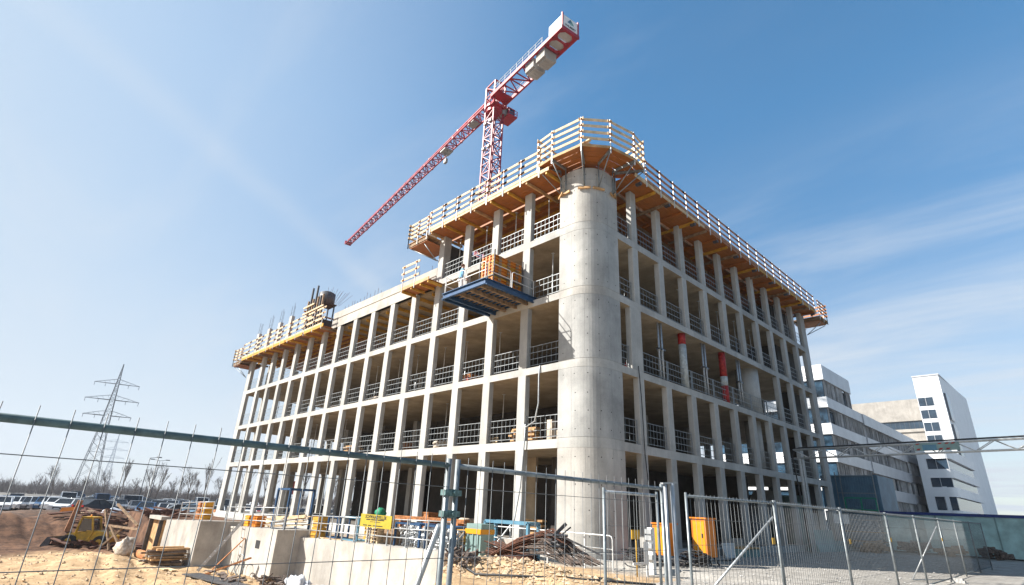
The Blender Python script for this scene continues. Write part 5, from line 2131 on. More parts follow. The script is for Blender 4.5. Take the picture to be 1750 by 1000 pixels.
coil((1.55, .35, 0), .5, 12, 'coil of black cable on the ground left of the double gate post')
coil((2.75, 2.3, 0), .45, 13, 'coil of black cable under the tall orange cabinet')
coil((2.3, 1.1, 0), .55, 5, 'loose loops of black cable between the two orange cabinets')
mb = MB()
mb.path([(1.2, .6, gz(1.2, .6) + .04), (2, 1.0, .05), (2.6, 1.8, .04), (2.4, 2.9, .05), (2.0, 4.4, .04), (2.2, 6.5, .05), (1.6, 8.4, .05)], .03, 6)
mb.path([(1.4, .3, gz(1.4, .3) + .04), (2.3, .6, .05), (2.9, 1.5, .04), (2.8, 2.6, .05), (2.3, 3.9, .04)], .025, 6)
mb.top('ground_cable', 'cable', 'black supply cables running along the ground past the orange cabinets', 'cable')
# white board, low walls and the plinth blocks by the shaded front
mb = MB()
mb.extr([(1.2, 7.72, .62), (1.2, 9.0, .62), (1.2, 9.0, -.12), (1.2, 8.1, -.12)], (.05, 0, 0))
mb.top('white_board', 'white_paint', 'white board with a slanted edge beside the tall orange cabinet', 'board')
bk = thing('material_box', 'grey-green box with a board seat right of the white board', 'box', (1.0, 10.3, -.05))
mb = MB()
mb.box((.6, 9.25, -.1), (1.4, 11.4, .36))
mb.build('body', 'teal_panel', bk)
mb = MB()
mb.box((.55, 9.4, .36), (1.45, 11.4, .42))
mb.build('seat_board', 'ply_pale', bk)
mb = MB()
mb.box((.55, 9.3, .42), (.6, 11.4, .78))
mb.build('back', 'concrete_white', bk)
for q, (y0, y1, h, lab) in enumerate(((20.9, 24.6, 1.25, 'tall grey-green concrete barrier block before the shaded front'), (24.9, 28.8, .6, 'low grey-green concrete barrier block near the far right corner'))):
    mb = MB()
    mb.extr([(.35, y0, -.05), (1.15, y0, -.05), (.9, y0, h * .5), (.85, y0, h), (.55, y0, h), (.5, y0, h * .5)], (0, y1 - y0, 0))
    mb.top('barrier_block', 'teal_panel', lab, 'barrier', 'barrier blocks on the shaded side')
mb = MB()
mb.box((10.2 - 3.6, -8.4, 1.05), (10.2 - 3.55, -7.75, 1.4)) if False else None
sgy = MB()
sgy.box((-.05, 1.6 + 1.0, 1.08), (-.0, 2.6, 1.1)) if False else None
sgy.box((2.75, -1.75, .92), (2.78, -1.3, 1.2))
sgy.tube((2.76, -1.5, -.25), (2.76, -1.5, 1.2), .02, 6)
sgy.top('warning_plate', 'yellow', 'small yellow warning plate on a thin post behind the narrow gate leaf', 'sign')
mb = MB()
mb.box((2.9, -1.3, .25), (2.93, -1.05, .85))
mb.box((2.9, -1.95, .18), (2.93, -1.05, .25))
mb.box((2.9, -1.2, -.25), (2.93, -1.1, .18))
mb.top('angle_board', 'white_paint', 'white L-shaped board standing behind the narrow gate leaf', 'board')
# red box on the second floor and the supply cables hanging from the building
mb = MB()
mb.box((-.45, 2.95, ZT[2] + .02), (-.1, 3.2, ZT[2] + .3))
mb.obox((-.27, 3.07, ZT[2] + .33), (.3, .2, .06))
mb.top('red_box', 'red_paint', 'small red box on the second-floor edge right of the round pillar', 'box')
mb = MB()
mb.box((-9.2, .35, ZT[2] + .02), (-8.9, .65, ZT[2] + .3))
mb.obox((-9.05, .5, ZT[2] + .33), (.2, .2, .06))
mb.top('red_can', 'red_paint', 'small red can on the second floor of the sunlit front, third bay', 'can')
mb = MB()
mb.path([(.06, 3.35, ZT[2] + .2), (.09, 3.36, ZB[2]), (.12, 3.4, 6.5), (.1, 3.5, ZT[1] - .4), (.2, 3.55, 2.5), (.4, 3.6, .4)], .022, 5)
mb.top('hanging_cable', 'cable', 'thin dark cable hanging down the first column right of the round pillar', 'cable')
mb = MB()
mb.path([(-3.15, -.03, 7.98), (-3.15, -.08, 7.5), (-3.1, -.12, 6.2), (-3.3, -.12, 5.4), (-3.9, -.12, 5.15), (-4.05, -.1, 5.4), (-3.9, -.1, 5.3), (-3.95, -.1, 4.4), (-4.1, -.1, 2.6), (-4.3, -.2, 1.2), (-4.8, -.8, .2)], .035, 6)
mb.top('hanging_hose', 'galv', 'pale hose hanging from the second floor beside the first column left of the pillar', 'hose')
mb = MB()
for q in range(9): mb.bar((-7.3 + rnd.uniform(-.3, .2), .35 + rnd.uniform(0, .25), ZT[1] + .05 + q * .03), (-6.5 + rnd.uniform(-.3, .3), .35 + rnd.uniform(0, .25), ZT[1] + .06 + q * .035), .06, .04)
mb.top('board_heap', 'plank', 'small heap of pale boards on the first floor, third bay left of the pillar', 'boards')
mb = MB()
mb.box((-3.3, .7, ZT[1] + .02), (-3.0, 1.0, ZT[1] + 1.0))
mb.box((-2.7, .7, ZT[1] + .02), (-2.3, 1.0, ZT[1] + .5))
mb.obox((-2.5, .85, ZT[1] + .55), (.3, .25, .1))
mb.top('white_bags', 'bag_white', 'white sacks and canisters on the first floor next to the round pillar', 'sacks')

# ---------------------------------------------------------------- buildings beyond
def office():
    x, y0, y1 = -7.8, 59.6, 130.0
    t = thing('office_building', 'long grey office building with ribbon windows and vertical fins behind the concrete frame', 'building', (-16, 90, 0))
    tops = [21.3, 17.0, 13.6, 10.2, 6.8, 3.4]
    for k, zt in enumerate(tops):
        ye = 71.6 if k == 0 else y1
        bh = 2.0 if k == 0 else 1.35
        lowz = tops[k + 1] if k < 5 else 0
        mb = MB()
        # spandrel band on the long side with steps in its lower edge, white on the short end; shade and sun put into the two colours
        a = y0 + .3
        segs = [(a, a + (ye - a) * .22, 0), (a + (ye - a) * .22, a + (ye - a) * .55, .22), (a + (ye - a) * .55, ye, 0)] if k else [(a, ye, 0)]
        for s0, s1, d in segs: mb.box((x - .4, s0, zt - bh - d), (x + (.0 if d == 0 else .12), s1, zt))
        mb.build('spandrel', 'band_grey', t)
        mb = MB()
        mb.box((x - 16, y0, zt - bh), (x + .02, y0 + .3, zt))
        mb.build('end_band', 'white_wall', t)
        mb = MB()
        mb.box((x - .9, y0 + .35, lowz), (x - .5, ye, zt - bh))
        mb.build('glazing', 'glass_blue', t)
        mb = MB()
        mb.box((x - 15, y0 + .25, lowz), (x - .25, y0 + .5, zt - bh))
        mb.build('end_glazing', 'glass_blue', t)
        mb = MB()
        rr = random.Random(40 + k)
        yy = y0 + .5
        while yy < ye - .2:
            if rr.random() < .88: mb.obox((x - .22, yy, (lowz + zt - bh) / 2), (.26, .07, zt - bh - lowz - .06), rr.choice((0, .25, .5, -.3)))
            yy += rr.uniform(.5, 1.15)
        mb.build('fins', 'fin', t)
        mb = MB()
        mb.box((x - .45, y0 + .35, zt - bh - .34), (x - .3, ye, zt - bh - .2))  # dark strip painting the shadow gap under the band
        for yy in range(int(y0) + 1, int(ye), 3): mb.box((x - .5, yy, lowz), (x - .44, yy + .08, zt - bh - .34))
        mb.build('frames', 'frame_dark', t)
        mb = MB()
        mb.box((x - 16, y0 + .5, lowz if k else lowz + .02), (x - 1.2, ye - .1, zt - .3))
        mb.build('wall', 'band_grey', t)


office()


def punched(t, mb_rows, name='window', mat='glass_dark'):
    for (a, b_) in mb_rows:
        mb = MB()
        mb.box(a, b_)
        w_ = mb.build(name, mat, t)
        # slim frame bars across the pane
        m2 = MB()
        n = max(2, int(abs(b_[0] - a[0]) / 1.1))
        for q in range(n + 1):
            xx = a[0] + (b_[0] - a[0]) * q / n
            m2.box((xx - .04, a[1] - .03, a[2]), (xx + .04, a[1] - .003, b_[2]))
        m2.build('frame', 'frame_dark' if q % 2 else 'band_grey', w_)


tw = thing('office_tower', 'tall white tower block with four short window bands at the right edge', 'building', (-8, 150, 0))
mb = MB()
mb.prism([(-10.6, 140), (-5.6, 140), (-5.0, 175), (-10.6, 175)], 0, 35.3)
mb.build('wall', 'white_wall', tw)
punched(tw, [((-10.5, 139.95, z), (-7.6, 140.2, z + 2.0)) for z in (28.3, 25.4, 22.5, 19.6)])
mb = MB()
for z in (4, 8, 12, 16, 20, 24, 28, 32): mb.box((-10.62, 139.985, z), (-5.57, 139.995, z + .05))
for x in (-7.2, -8.9): mb.box((x, 139.985, .2), (x + .05, 139.995, 35.2))
mb.build('panel_joints', 'band_grey', tw)
mb = MB()
mb.box((-10.7, 139.8, 35.3), (-5.4, 175, 35.6))
mb.build('roof_edge', 'band_grey', tw)
mb = MB()
for z0, z1 in ((25.0, 31.2), (17.0, 24.0), (9, 16)): mb.box((-5.6, 141.3, z0), (-5.2, 145.5, z1))
mb.build('tall_window', 'glass_dark', tw)
lo_ = thing('white_building', 'lower white building with dark ribbon windows in front of the tower block', 'building', (-3.6, 110, 0))
mb = MB()
for z0, z1 in ((0, 1.0), (3.0, 4.5), (6.6, 8.1), (9.6, 11.0), (12.7, 14.4)):
    pl = [(-6.5, 100)] + [(-3.2 + 1.2 * sin(a), 101.2 - 1.2 * cos(a)) for a in [pi / 2 * i / 6 for i in range(7)]] + [(-2.0, 128), (-6.5, 128)]
    mb.prism(pl, z0, z1)
mb.box((-6.5, 100.01, 0), (-5.3, 127.9, 14.3))
mb.box((-3.9, 100.02, 0), (-3.35, 101, 8.2))
mb.build('bands', 'white_wall', lo_)
punched(lo_, [((-5.6, 100.3, z0), (-2.4, 127, z1)) for z0, z1 in ((1.0, 3.0), (4.5, 6.6), (8.1, 9.6), (11.0, 12.7))])
md = thing('grey_building', 'pale grey flat building with one dark window band, far behind between office and tower', 'building', (-20, 180, 0))
mb = MB()
mb.box((-36, 170, 29.6), (-9, 190, 35.6))
mb.box((-36, 170.02, 0), (-9, 190, 27.2))
mb.box((-36, 169.6, 26.5), (-9, 170.5, 27.3))
mb.build('wall', 'facade_beige', md)
punched(md, [((-35.5, 170.4, 27.2), (-9.4, 189, 29.6))])

go_ = thing('glass_office', 'dark blue-green glass office block across the road on the right', 'building', (40, 22, 0))
mb = MB()
mb.box((31, -14, 0), (50, 66, 24))
mb.build('glass_front', 'glass_blue', go_)
for k in range(8):
    mb = MB()
    mb.box((30.85, -14.1, k * 3.4), (50, 66.1, k * 3.4 + .5))
    mb.build('floor_band', 'frame_dark', go_)
mb = MB()
for q in range(40): mb.box((30.9, -14 + q * 2.05, .5), (30.99, -13.92 + q * 2.05, 23.8))
mb.build('mullions', 'slate_blue', go_)

# stacked blue containers, scaffold rail and the long teal container wall beyond the fence
bc_ = thing('stacked_containers', 'two blue-grey site containers stacked beyond the end of the building', 'containers', (.4, 36, 0))
for z0 in (0, 2.75):
    mb = MB()
    mb.box((-2.2, 34, z0 + .02), (1.9, 39, z0 + 2.65))
    for q in range(22): mb.box((-2.15 + q * .185, 33.95, z0 + .15), (-2.06 + q * .185, 34, z0 + 2.5))
    b_ = mb.build('container', 'slate_blue', bc_)
    mb = MB()
    for zz in (z0 + .02, z0 + 2.55): mb.box((-2.22, 33.92, zz), (1.94, 34.0, zz + .1))
    for xx in (-2.22, 1.84): mb.box((xx, 33.93, z0 + .02), (xx + .1, 34.0, z0 + 2.6))
    mb.build('edge_frame', 'slate_blue', b_)
sc = thing('scaffold', 'slim dark scaffold tower in front of the blue-grey containers', 'scaffold', (.3, 33, 0))
for x in (-.9, -.55, 1.75):
    mb = MB()
    mb.bar((x, 33.3, 0), (x, 33.3, 5.6), .06, .06, (1, 0, 0))
    mb.build('standard', 'galv_dark', sc)
for z in (2.0, 4.0, 5.3):
    mb = MB()
    mb.bar((-.9, 33.3, z), (1.75, 33.3, z), .05)
    mb.build('ledger', 'galv_dark', sc)
gr_ = thing('green_guard_frame', 'green tube guard frame on the edge of the teal container', 'railing', (.8, 32.4, 2.5))
for a, b_ in (((-.2, 3.6), (1.9, 3.6)), ((-.2, 2.75), (1.9, 2.75)), ((-.2, 2.6), (-.2, 3.6)), ((.9, 2.6), (.9, 3.6)), ((1.9, 2.6), (1.9, 3.6))):
    mb = MB()
    mb.bar((a[0], 32.4, a[1]), (b_[0], 32.4, b_[1]), .08)
    mb.build('tube', 'green_tube', gr_)
tcn = thing('site_container', 'long teal site container with a dark blue roof edge beyond the right fence', 'container', (8, 32, 0))
mb = MB()
mb.box((2.4, 31, .1), (15, 33.5, 2.5))
mb.build('body', 'teal', tcn)
mb = MB()
mb.box((2.35, 30.93, 2.5), (15.05, 33.55, 2.68))
mb.build('roof_edge', 'blue_deep', tcn)
for q in range(4):
    mb = MB()
    mb.box((2.4 + q * 3.15, 30.94, .1), (2.48 + q * 3.15, 31, 2.5))
    mb.build('corner_post', 'teal_panel', tcn)
mb = MB()
mb.box((4.0, 30.95, .15), (4.9, 31, 2.2))
mb.build('door', 'teal_panel', tcn)
# racks and material in the shade between building and container
rk = steel_frame(.6, 3.0, 27.2, 29.6, 0, 2.0, .07, 'galv_dark', 'dark scaffold storage rack with boards between the building end and the teal container')
for zz in (.6, 1.2):
    mb = MB()
    mb.box((.6, 27.2, zz), (3.0, 29.6, zz + .06))
    mb.build('shelf', 'timber_old', rk)
mb = MB()
mb.box((.5, 26.6, 1.7), (1.4, 26.7, 2.3))
for q in range(5): mb.box((.5 + q * .18, 26.58, 1.72), (.52 + q * .18, 26.6, 2.28))
mb.tube((.95, 26.65, 0), (.95, 26.65, 1.7), .03, 6)
mb.top('white_plate', 'white_paint', 'small white slatted plate on a post by the right rear corner of the building', 'sign')
for q, (x, y) in enumerate(((2.6, 26.5), (4.4, 28.6), (6.2, 29.3), (8.5, 29.6))):
    mb = MB()
    for k in range(9): mb.obox((x + rnd.uniform(-.5, .5), y + rnd.uniform(-.3, .3), .12 + rnd.uniform(0, .5)), (rnd.uniform(.4, 1.2), rnd.uniform(.1, .5), rnd.uniform(.1, .4)), rnd.uniform(-1, 1), 0, rnd.uniform(-.2, .2))
    mb.top('material_pile', 'scrap' if q % 2 else 'timber_old', f'low pile of building material in front of the teal container, {ORD[q + 1]} from the left', 'material', 'piles before the container')

# cable gantry over the road
ga = thing('cable_gantry', 'white lattice cable bridge spanning the site road at the right', 'gantry', (6, 18, 0))
gA, gB, gh = Vector((1.45, 18, 5.25)), Vector((14, 18, 5.4)), .5
mb = MB()
for dy in (-.2, .2):
    for dz in (0, gh): mb.tube(gA + Vector((0, dy, dz)), gB + Vector((0, dy, dz)), .035, 6)
mb.build('chords', 'rail_white', ga)
mb = MB()
nb = 16
for i in range(nb):
    p0 = gA.lerp(gB, i / nb)
    p1 = gA.lerp(gB, (i + 1) / nb)
    for dy in (-.2, .2):
        if i % 2: mb.tube(p0 + Vector((0, dy, 0)), p1 + Vector((0, dy, gh)), .022, 5)
        else: mb.tube(p0 + Vector((0, dy, gh)), p1 + Vector((0, dy, 0)), .022, 5)
    mb.tube(p0 + Vector((0, -.2, 0)), p0 + Vector((0, .2, 0)), .02, 5)
mb.build('bracing', 'rail_white', ga)
mb = MB()
mb.path([(1.55, 17.85, 2.0), (1.4, 17.85, 4.6), (1.35, 17.85, 5.4), (1.45, 17.85, 5.72), (1.8, 17.85, 5.84), (4, 17.85, 5.86), (14, 17.85, 6.0)], .042, 6)
mb.path([(1.55, 17.85, 2.0), (1.6, 17.85, .1)], .06, 6)
mb.build('cable', 'cable', ga)
mb = MB()
for x in (1.75, 13.6):
    mb = MB()
    for dy in (-.2, .2): mb.bar((x, 18 + dy, 0), (x, 18 + dy, 5.25), .08, .08, (1, 0, 0))
    for q in range(6): mb.bar((x, 17.8, .4 + q * .8), (x, 18.2, 1.0 + q * .8), .04)
    mb.build('leg', 'galv', ga)
mb = MB()
mb.box((7.6, 17.72, 5.42), (9.5, 17.75, 5.82))
sgb = mb.build('sign_panel', 'teal_panel', ga)
mb = MB()
mb.box((7.95, 17.7, 5.45), (8.55, 17.718, 5.72))
mb.build('blue_plate', 'blue_light', sgb)
mb = MB()
for x in (7.65, 8.6, 8.9, 9.15):
    mb.extr([(x, 17.716, 5.74), (x + .14, 17.716, 5.74), (x + .22, 17.716, 5.8), (x + .08, 17.716, 5.8)], (0, -.01, 0))
    mb.extr([(x, 17.716, 5.46), (x + .14, 17.716, 5.46), (x + .22, 17.716, 5.54), (x + .08, 17.716, 5.54)], (0, -.01, 0)) if x < 9 else None
mb.build('red_marks', 'red_paint', sgb)

# ---------------------------------------------------------------- power pylons
def pylon(x, y, h, zb_, arms, adir, mat, label, bw, r):
    t = thing('power_pylon', label, 'pylon', (x, y, zb_), 'lattice power pylons')
    A = Vector((adir[0], adir[1], 0)).normalized()
    Bd = Vector((-A.y, A.x, 0))
    c = Vector((x, y, zb_))

    def cor(z):
        k = z / h
        w = bw * (1 - k / .5) + bw * .36 * (k / .5) if k < .5 else bw * .36 * (1 - (k - .5) / .5) + .15
        return [c + A * (w / 2 * sa) + Bd * (w / 2 * sb_) + U * z for sa, sb_ in ((-1, -1), (1, -1), (1, 1), (-1, 1))]

    zs = [0]
    while zs[-1] < h * .985:
        w = (cor(zs[-1])[0] - cor(zs[-1])[1]).length
        zs.append(min(h, zs[-1] + max(1.6, w * .8)))
    mb = MB()
    for i in range(len(zs) - 1):
        a, b_ = cor(zs[i]), cor(zs[i + 1])
        for k in range(4):
            mb.bar(a[k], b_[k], r * 2)
            mb.bar(a[k], b_[(k + 1) % 4], r)
            mb.bar(a[(k + 1) % 4], b_[k], r)
            if i % 3 == 0: mb.bar(a[k], a[(k + 1) % 4], r)
    mb.build('mast', mat, t)
    for (z, l, rr) in arms:
        mb = MB()
        cc = c + U * z
        w = (cor(z)[0] - cor(z)[1]).length
        for s_, L in ((-1, l), (1, rr)):
            tip = cc + A * s_ * L
            for sb_ in (-1, 1):
                mb.bar(cc + A * s_ * w / 2 + Bd * sb_ * w / 2, tip, r * 1.9)
                mb.bar(cc + A * s_ * w / 2 + Bd * sb_ * w / 2 + U * (h * .038), tip, r)
            n = 5
            for i in range(n):
                p = cc.lerp(tip, (i + .5) / n)
                q_ = (cc + U * h * .038).lerp(tip, (i + 1) / n)
                mb.bar(p, q_, r * .8)
            for f in (.5, .97): mb.bar(cc.lerp(tip, f), cc.lerp(tip, f) - U * h * .028, r * 1.6)
        mb.build('crossarm', mat, t)


pylon(-366, 31.5, 71, -1, [(59.2, 11, 11), (50, 13, 13), (41.2, 11.5, 11.5)], (.25, 1), 'pylon_steel', 'large lattice power pylon at the left edge above the parked cars', 10.5, .12)
pylon(-742, 97, 62, -1, [(52.5, 11, 11), (44, 13, 13), (35.5, 11, 11)], (.25, 1), 'pylon_hazed', 'second power pylon, smaller and fainter in the haze', 9.5, .16)

# street lamps on the car park
for x, y, h, heads, lab in ((-133, 11.3, 9.6, 1, 'street lamp with one head among the bare trees at the left'), (-156, 18.3, 10.2, 2, 'street lamp with two heads right of the single-headed lamp')):
    t = thing('street_lamp', lab, 'lamp', (x, y, -1), 'street lamps')
    mb = MB()
    mb.tube((x, y, -1), (x, y, h - 1), .11, 6, .07)
    mb.build('pole', 'pylon_steel', t)
    for s_ in ((1,) if heads == 1 else (-1, 1)):
        mb = MB()
        mb.bar((x, y, h - 1), (x + .3 * s_, y + 1.3 * s_, h - .75), .09)
        mb.obox((x + .38 * s_, y + 1.7 * s_, h - .72), (.45, 1.0, .2), R(-13))
        mb.build('lamp_head', 'pylon_steel', t)

# ---------------------------------------------------------------- bare trees
def bare_tree(mb, base, h, seed, spread=.5, r0=None, depth=5):
    rr = random.Random(seed)
    r0 = r0 or h * .011

    def grow(p, d, l, r_, lev):
        q = p + d * l
        mid = p + d * l * .5 + Vector((rr.uniform(-1, 1), rr.uniform(-1, 1), 0)) * l * .04
        mb.tube(p, mid, r_, 4 if lev else 6, r_ * .85)
        mb.tube(mid, q, r_ * .85, 4 if lev else 6, r_ * .66)
        if lev >= depth: return
        n = rr.choice((2, 3, 3)) if lev else 7
        for i in range(n):
            az = rr.uniform(0, 2 * pi)
            sp_ = spread * rr.uniform(.45, 1.2)
            o = d.orthogonal().normalized()
            o = Matrix.Rotation(az, 3, d) @ o
            nd = (d + o * sp_ + U * .3).normalized()
            s0 = p.lerp(q, rr.uniform(.5 if lev else .15, 1)) if i else q
            grow(s0, nd, l * (rr.uniform(.58, .84) if lev else rr.uniform(.5, .8)), max(r_ * .58, .016), lev + 1)

    grow(Vector(base), Vector((rr.uniform(-.06, .06), rr.uniform(-.06, .06), 1)).normalized(), h * .34, r0, 0)


def at_px(px, dist):
    """ground point in image column px at the given depth"""
    yh = 816 + .0469 * (px - 45)
    d = fw + r2 * ((px - 875) / FPX) - u2 * ((yh - 500) / FPX)
    return CAM.x + d.x * dist, CAM.y + d.y * dist


WHERE = ['behind the far left end of the car park', 'beside the big pylon foot', 'between the pylon and the dark poplar', 'with a dense dark crown, tallest near the lamps', 'left of the single street lamp',
         'under the two-headed lamp', 'right of the two-headed lamp', 'in the middle of the left tree line', 'half way between lamps and building', 'slender one half way to the building',
         'left of the building edge', 'tall slim one near the building edge', 'just left of the end column', 'seen through the ground-floor columns, leftmost', 'seen through the ground-floor columns, second',
         'seen through the ground-floor columns, third', 'seen through the ground-floor columns, fourth', 'seen through the ground-floor columns, fifth']
for q, (px, dist, h) in enumerate(((96, 150, 11), (150, 165, 10), (182, 175, 11), (212, 150, 12.5), (234, 170, 10), (258, 140, 11.5), (272, 150, 12.5), (296, 170, 11), (312, 165, 12), (326, 160, 12.5), (338, 170, 12),
                                   (352, 150, 14), (376, 165, 11.5), (420, 130, 12), (455, 140, 12.5), (520, 135, 13), (575, 128, 14), (610, 132, 13))):
    x, y = at_px(px, dist)
    h *= (.72, .66, .8, .86, .6, .8, .74, .62, .7, .85, .62, .78)[q % 12]
    t = thing('bare_tree', 'leafless tree ' + WHERE[q], 'tree', (x, y, -1), 'bare trees along the car park')
    mb = MB()
    mb.tube((x, y, -1.1), (x, y, h * .1 - 1), h * .016, 6, h * .012)
    mb.build('trunk', 'bark', t)
    mb = MB()
    bare_tree(mb, (x, y, h * .09 - 1), h, 100 + q, (.55, .42, .6, .25, .5, .46, .38, .6, .33, .52, .42, .28)[q % 12], depth=5)
    mb.build('crown', 'bark', t)
# far scrub belt: one brown mass of twigs along the horizon
mb = MB()
rr = random.Random(77)
for px in range(-120, 700, 3):
    for d_ in (200, 235):
        x, y = at_px(px + rr.uniform(-2, 2), d_ + rr.uniform(-15, 15))
        hh = (4.6 if px < 300 else 3.4) * rr.uniform(.5, 1.2) * (1 + .75 * noise.noise(Vector((px * .035, d_, 0))))
        for b_ in range(9):
            a = rr.uniform(0, 2 * pi)
            l = hh * rr.uniform(.5, 1)
            p = Vector((x + rr.uniform(-1.2, 1.2), y + rr.uniform(-1.2, 1.2), -1))
            e = p + Vector((cos(a) * l * .25, sin(a) * l * .25, l))
            mb.tube(p, e, .09, 3, .03)
            for c_ in range(4):
                s0 = p.lerp(e, rr.uniform(.3, .95))
                a2 = rr.uniform(0, 2 * pi)
                mb.tube(s0, s0 + Vector((cos(a2) * l * .22, sin(a2) * l * .22, l * .28)), .05, 3, .02)
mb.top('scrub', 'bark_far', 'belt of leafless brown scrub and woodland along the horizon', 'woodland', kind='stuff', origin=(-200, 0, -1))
# red sign board far behind the columns
mb = MB()
x, y = at_px(500, 120)
for s_ in (-1, 1): mb.bar((x, y + s_ * 1.1, -1), (x, y + s_ * 1.1, 4.2), .18, .18, (1, 0, 0))
mb.box((x - .1, y - 1.8, 2.4), (x + .1, y + 1.8, 5.2))
mb.top('red_billboard', 'tail_red', 'red billboard far away, seen between the ground-floor columns', 'billboard')

# ---------------------------------------------------------------- parked cars
def car_proto(kind):
    """one car of each body kind at the origin, nose towards +x"""
    t = thing('parked_car', 'car', 'car', (0, 0, 0), 'cars on the car park')
    if kind == 'van':
        L, Wd, H = 4.9, 1.9, 2.05
        low = [(-2.4, .35), (2.4, .35), (2.45, .9), (1.9, 1.15), (-2.42, 1.15)]
        cabp = [(-2.42, 1.15), (1.9, 1.15), (1.15, 2.0), (-2.3, 2.05)]
        ins = .1
    elif kind == 'wagon':
        L, Wd, H = 4.6, 1.78, 1.5
        low = [(-2.28, .3), (2.25, .3), (2.3, .72), (1.3, .95), (-2.28, .98)]
        cabp = [(-2.25, .98), (1.15, .95), (.35, 1.44), (-1.95, 1.48)]
        ins = .16
    else:
        L, Wd, H = 4.3, 1.75, 1.45
        low = [(-2.1, .3), (2.1, .3), (2.15, .7), (1.2, .93), (-1.6, .97), (-2.12, .9)]
        cabp = [(-1.75, .96), (1.1, .93), (.3, 1.42), (-1.0, 1.44)]
        ins = .18
    mb = MB()
    w = Wd / 2
    n = len(low)
    mb.extr([(x, -w, z) for x, z in low], (0, Wd, 0))
    body = mb.build('body', 'car_silver', t, local=True)
    # greenhouse: glass core with painted roof
    mb = MB()
    a = [(x, -w + .06, z) if z < 1.2 else (x, -w + ins, z) for x, z in cabp]
    b_ = [(x, -y, z) for x, y, z in a]
    mb.add(a + b_, [(0, 1, 2, 3), (7, 6, 5, 4), (1, 0, 4, 5), (2, 1, 5, 6), (3, 2, 6, 7), (0, 3, 7, 4)])
    mb.build('windows', 'car_glass', t, local=True)
    mb = MB()
    p2, p3 = a[2], a[3]
    mb.box((p3[0] + .05, -w + ins - .01, p3[2] - .03), (p2[0] - .02, w - ins + .01, p3[2] + .04))
    for sgn in (-1, 1):
        for u in (0, 1): mb.bar((a[u][0], sgn * (w - .05), a[u][2]), (a[3 - u][0], sgn * (w - ins + .01), a[3 - u][2] - .02), .08, .07)
        mb.bar(((a[0][0] + a[1][0]) / 2, sgn * (w - .05), a[0][2]), ((a[2][0] + a[3][0]) / 2 - .1, sgn * (w - ins + .01), a[3][2] - .02), .09, .06)
    mb.build('roof', 'car_silver', t, local=True)
    for x in (-1.35, 1.38):
        for sgn in (-1, 1):
            mb = MB()
            mb.tube((x, sgn * (w - .2), .32), (x, sgn * (w + .02), .32), .32, 16)
            ty = mb.build('tyre', 'rubber', t, local=True)
            mb = MB()
            mb.tube((x, sgn * (w - .05), .32), (x, sgn * (w + .03), .32), .19, 12)
            mb.build('rim', 'galv', ty, local=True)
    for sgn in (-1, 1):
        mb = MB()
        mb.obox((low[2][0] - .05, sgn * (w - .28), low[2][1] - .03), (.16, .42, .16))
        mb.build('headlight', 'headlight', t, local=True)
        mb = MB()
        mb.obox((low[-1][0] + .03, sgn * (w - .18), low[-1][1] - .12), (.12, .26, .2))
        mb.build('tail_light', 'tail_red', t, local=True)
    mb = MB()
    mb.obox((low[2][0] - .01, 0, .52), (.06, .8, .16))
    mb.box((low[0][0] - .02, -w + .1, .3), (low[0][0] + .1, w - .1, .5))
    mb.build('grille', 'black', t, local=True)
    mb = MB()
    mb.obox((low[2][0] + .03, 0, .45), (.02, .52, .11))
    mb.build('number_plate', 'white_paint', t, local=True)
    return t


protos = {k: car_proto(k) for k in ('van', 'wagon', 'hatch')}
used = set()
CARS = [(128, 62, 'wagon', 'car_white', -20), (143, 64, 'wagon', 'car_teal', -20), (160, 68, 'wagon', 'car_dark', 150), (178, 60, 'hatch', 'car_dark', 130), (196, 66, 'hatch', 'car_silver', 5), (214, 72, 'wagon', 'car_grey', 10),
        (230, 76, 'van', 'car_grey', 8), (246, 70, 'wagon', 'car_grey', 5), (262, 62, 'hatch', 'car_blue', -6), (282, 78, 'wagon', 'car_dark', 0), (294, 68, 'hatch', 'car_silver', 3), (310, 64, 'wagon', 'car_white', -4),
        (326, 62, 'hatch', 'car_silver', 100), (344, 60, 'wagon', 'car_teal', -30), (362, 70, 'hatch', 'car_grey', 4), (380, 68, 'wagon', 'car_white', 2), (398, 72, 'hatch', 'car_dark', 0),
        (430, 70, 'wagon', 'car_white', 10), (448, 74, 'hatch', 'car_red', 5), (466, 66, 'wagon', 'car_silver', 0), (486, 68, 'wagon', 'car_silver', -10), (506, 70, 'hatch', 'car_blue', 6), (524, 74, 'hatch', 'car_silver', 4),
        (543, 64, 'van', 'car_white', 185), (566, 72, 'hatch', 'car_teal', 0), (588, 70, 'van', 'car_silver', 6), (612, 66, 'wagon', 'car_blue', 0),
        (170, 88, 'wagon', 'car_white', 0), (205, 92, 'hatch', 'car_blue', 4), (240, 90, 'wagon', 'car_silver', -4), (275, 94, 'hatch', 'car_white', 2), (318, 90, 'wagon', 'car_grey', 0), (352, 92, 'van', 'car_white', 3)]
_r = random.Random(31)
for _i in range(30):
    if _i < 20: CARS.append((-70 + _i * 10 + _r.uniform(-3, 3), _r.choice((58, 64, 64, 80)), _r.choice(('wagon', 'hatch', 'wagon')), _r.choice(('car_silver', 'car_white', 'car_dark', 'car_grey', 'car_blue')), _r.uniform(-8, 8)))
    CARS.append((128 + _i * 9.3 + _r.uniform(-2, 2) if _i < 29 else 440, _r.choice((80, 86, 100, 112)), _r.choice(('wagon', 'hatch', 'hatch', 'wagon', 'van')),
                 _r.choice(('car_silver', 'car_white', 'car_dark', 'car_grey', 'car_blue', 'car_teal')), _r.uniform(-6, 6)))
KN = {'van': 'van', 'wagon': 'estate car', 'hatch': 'hatchback'}
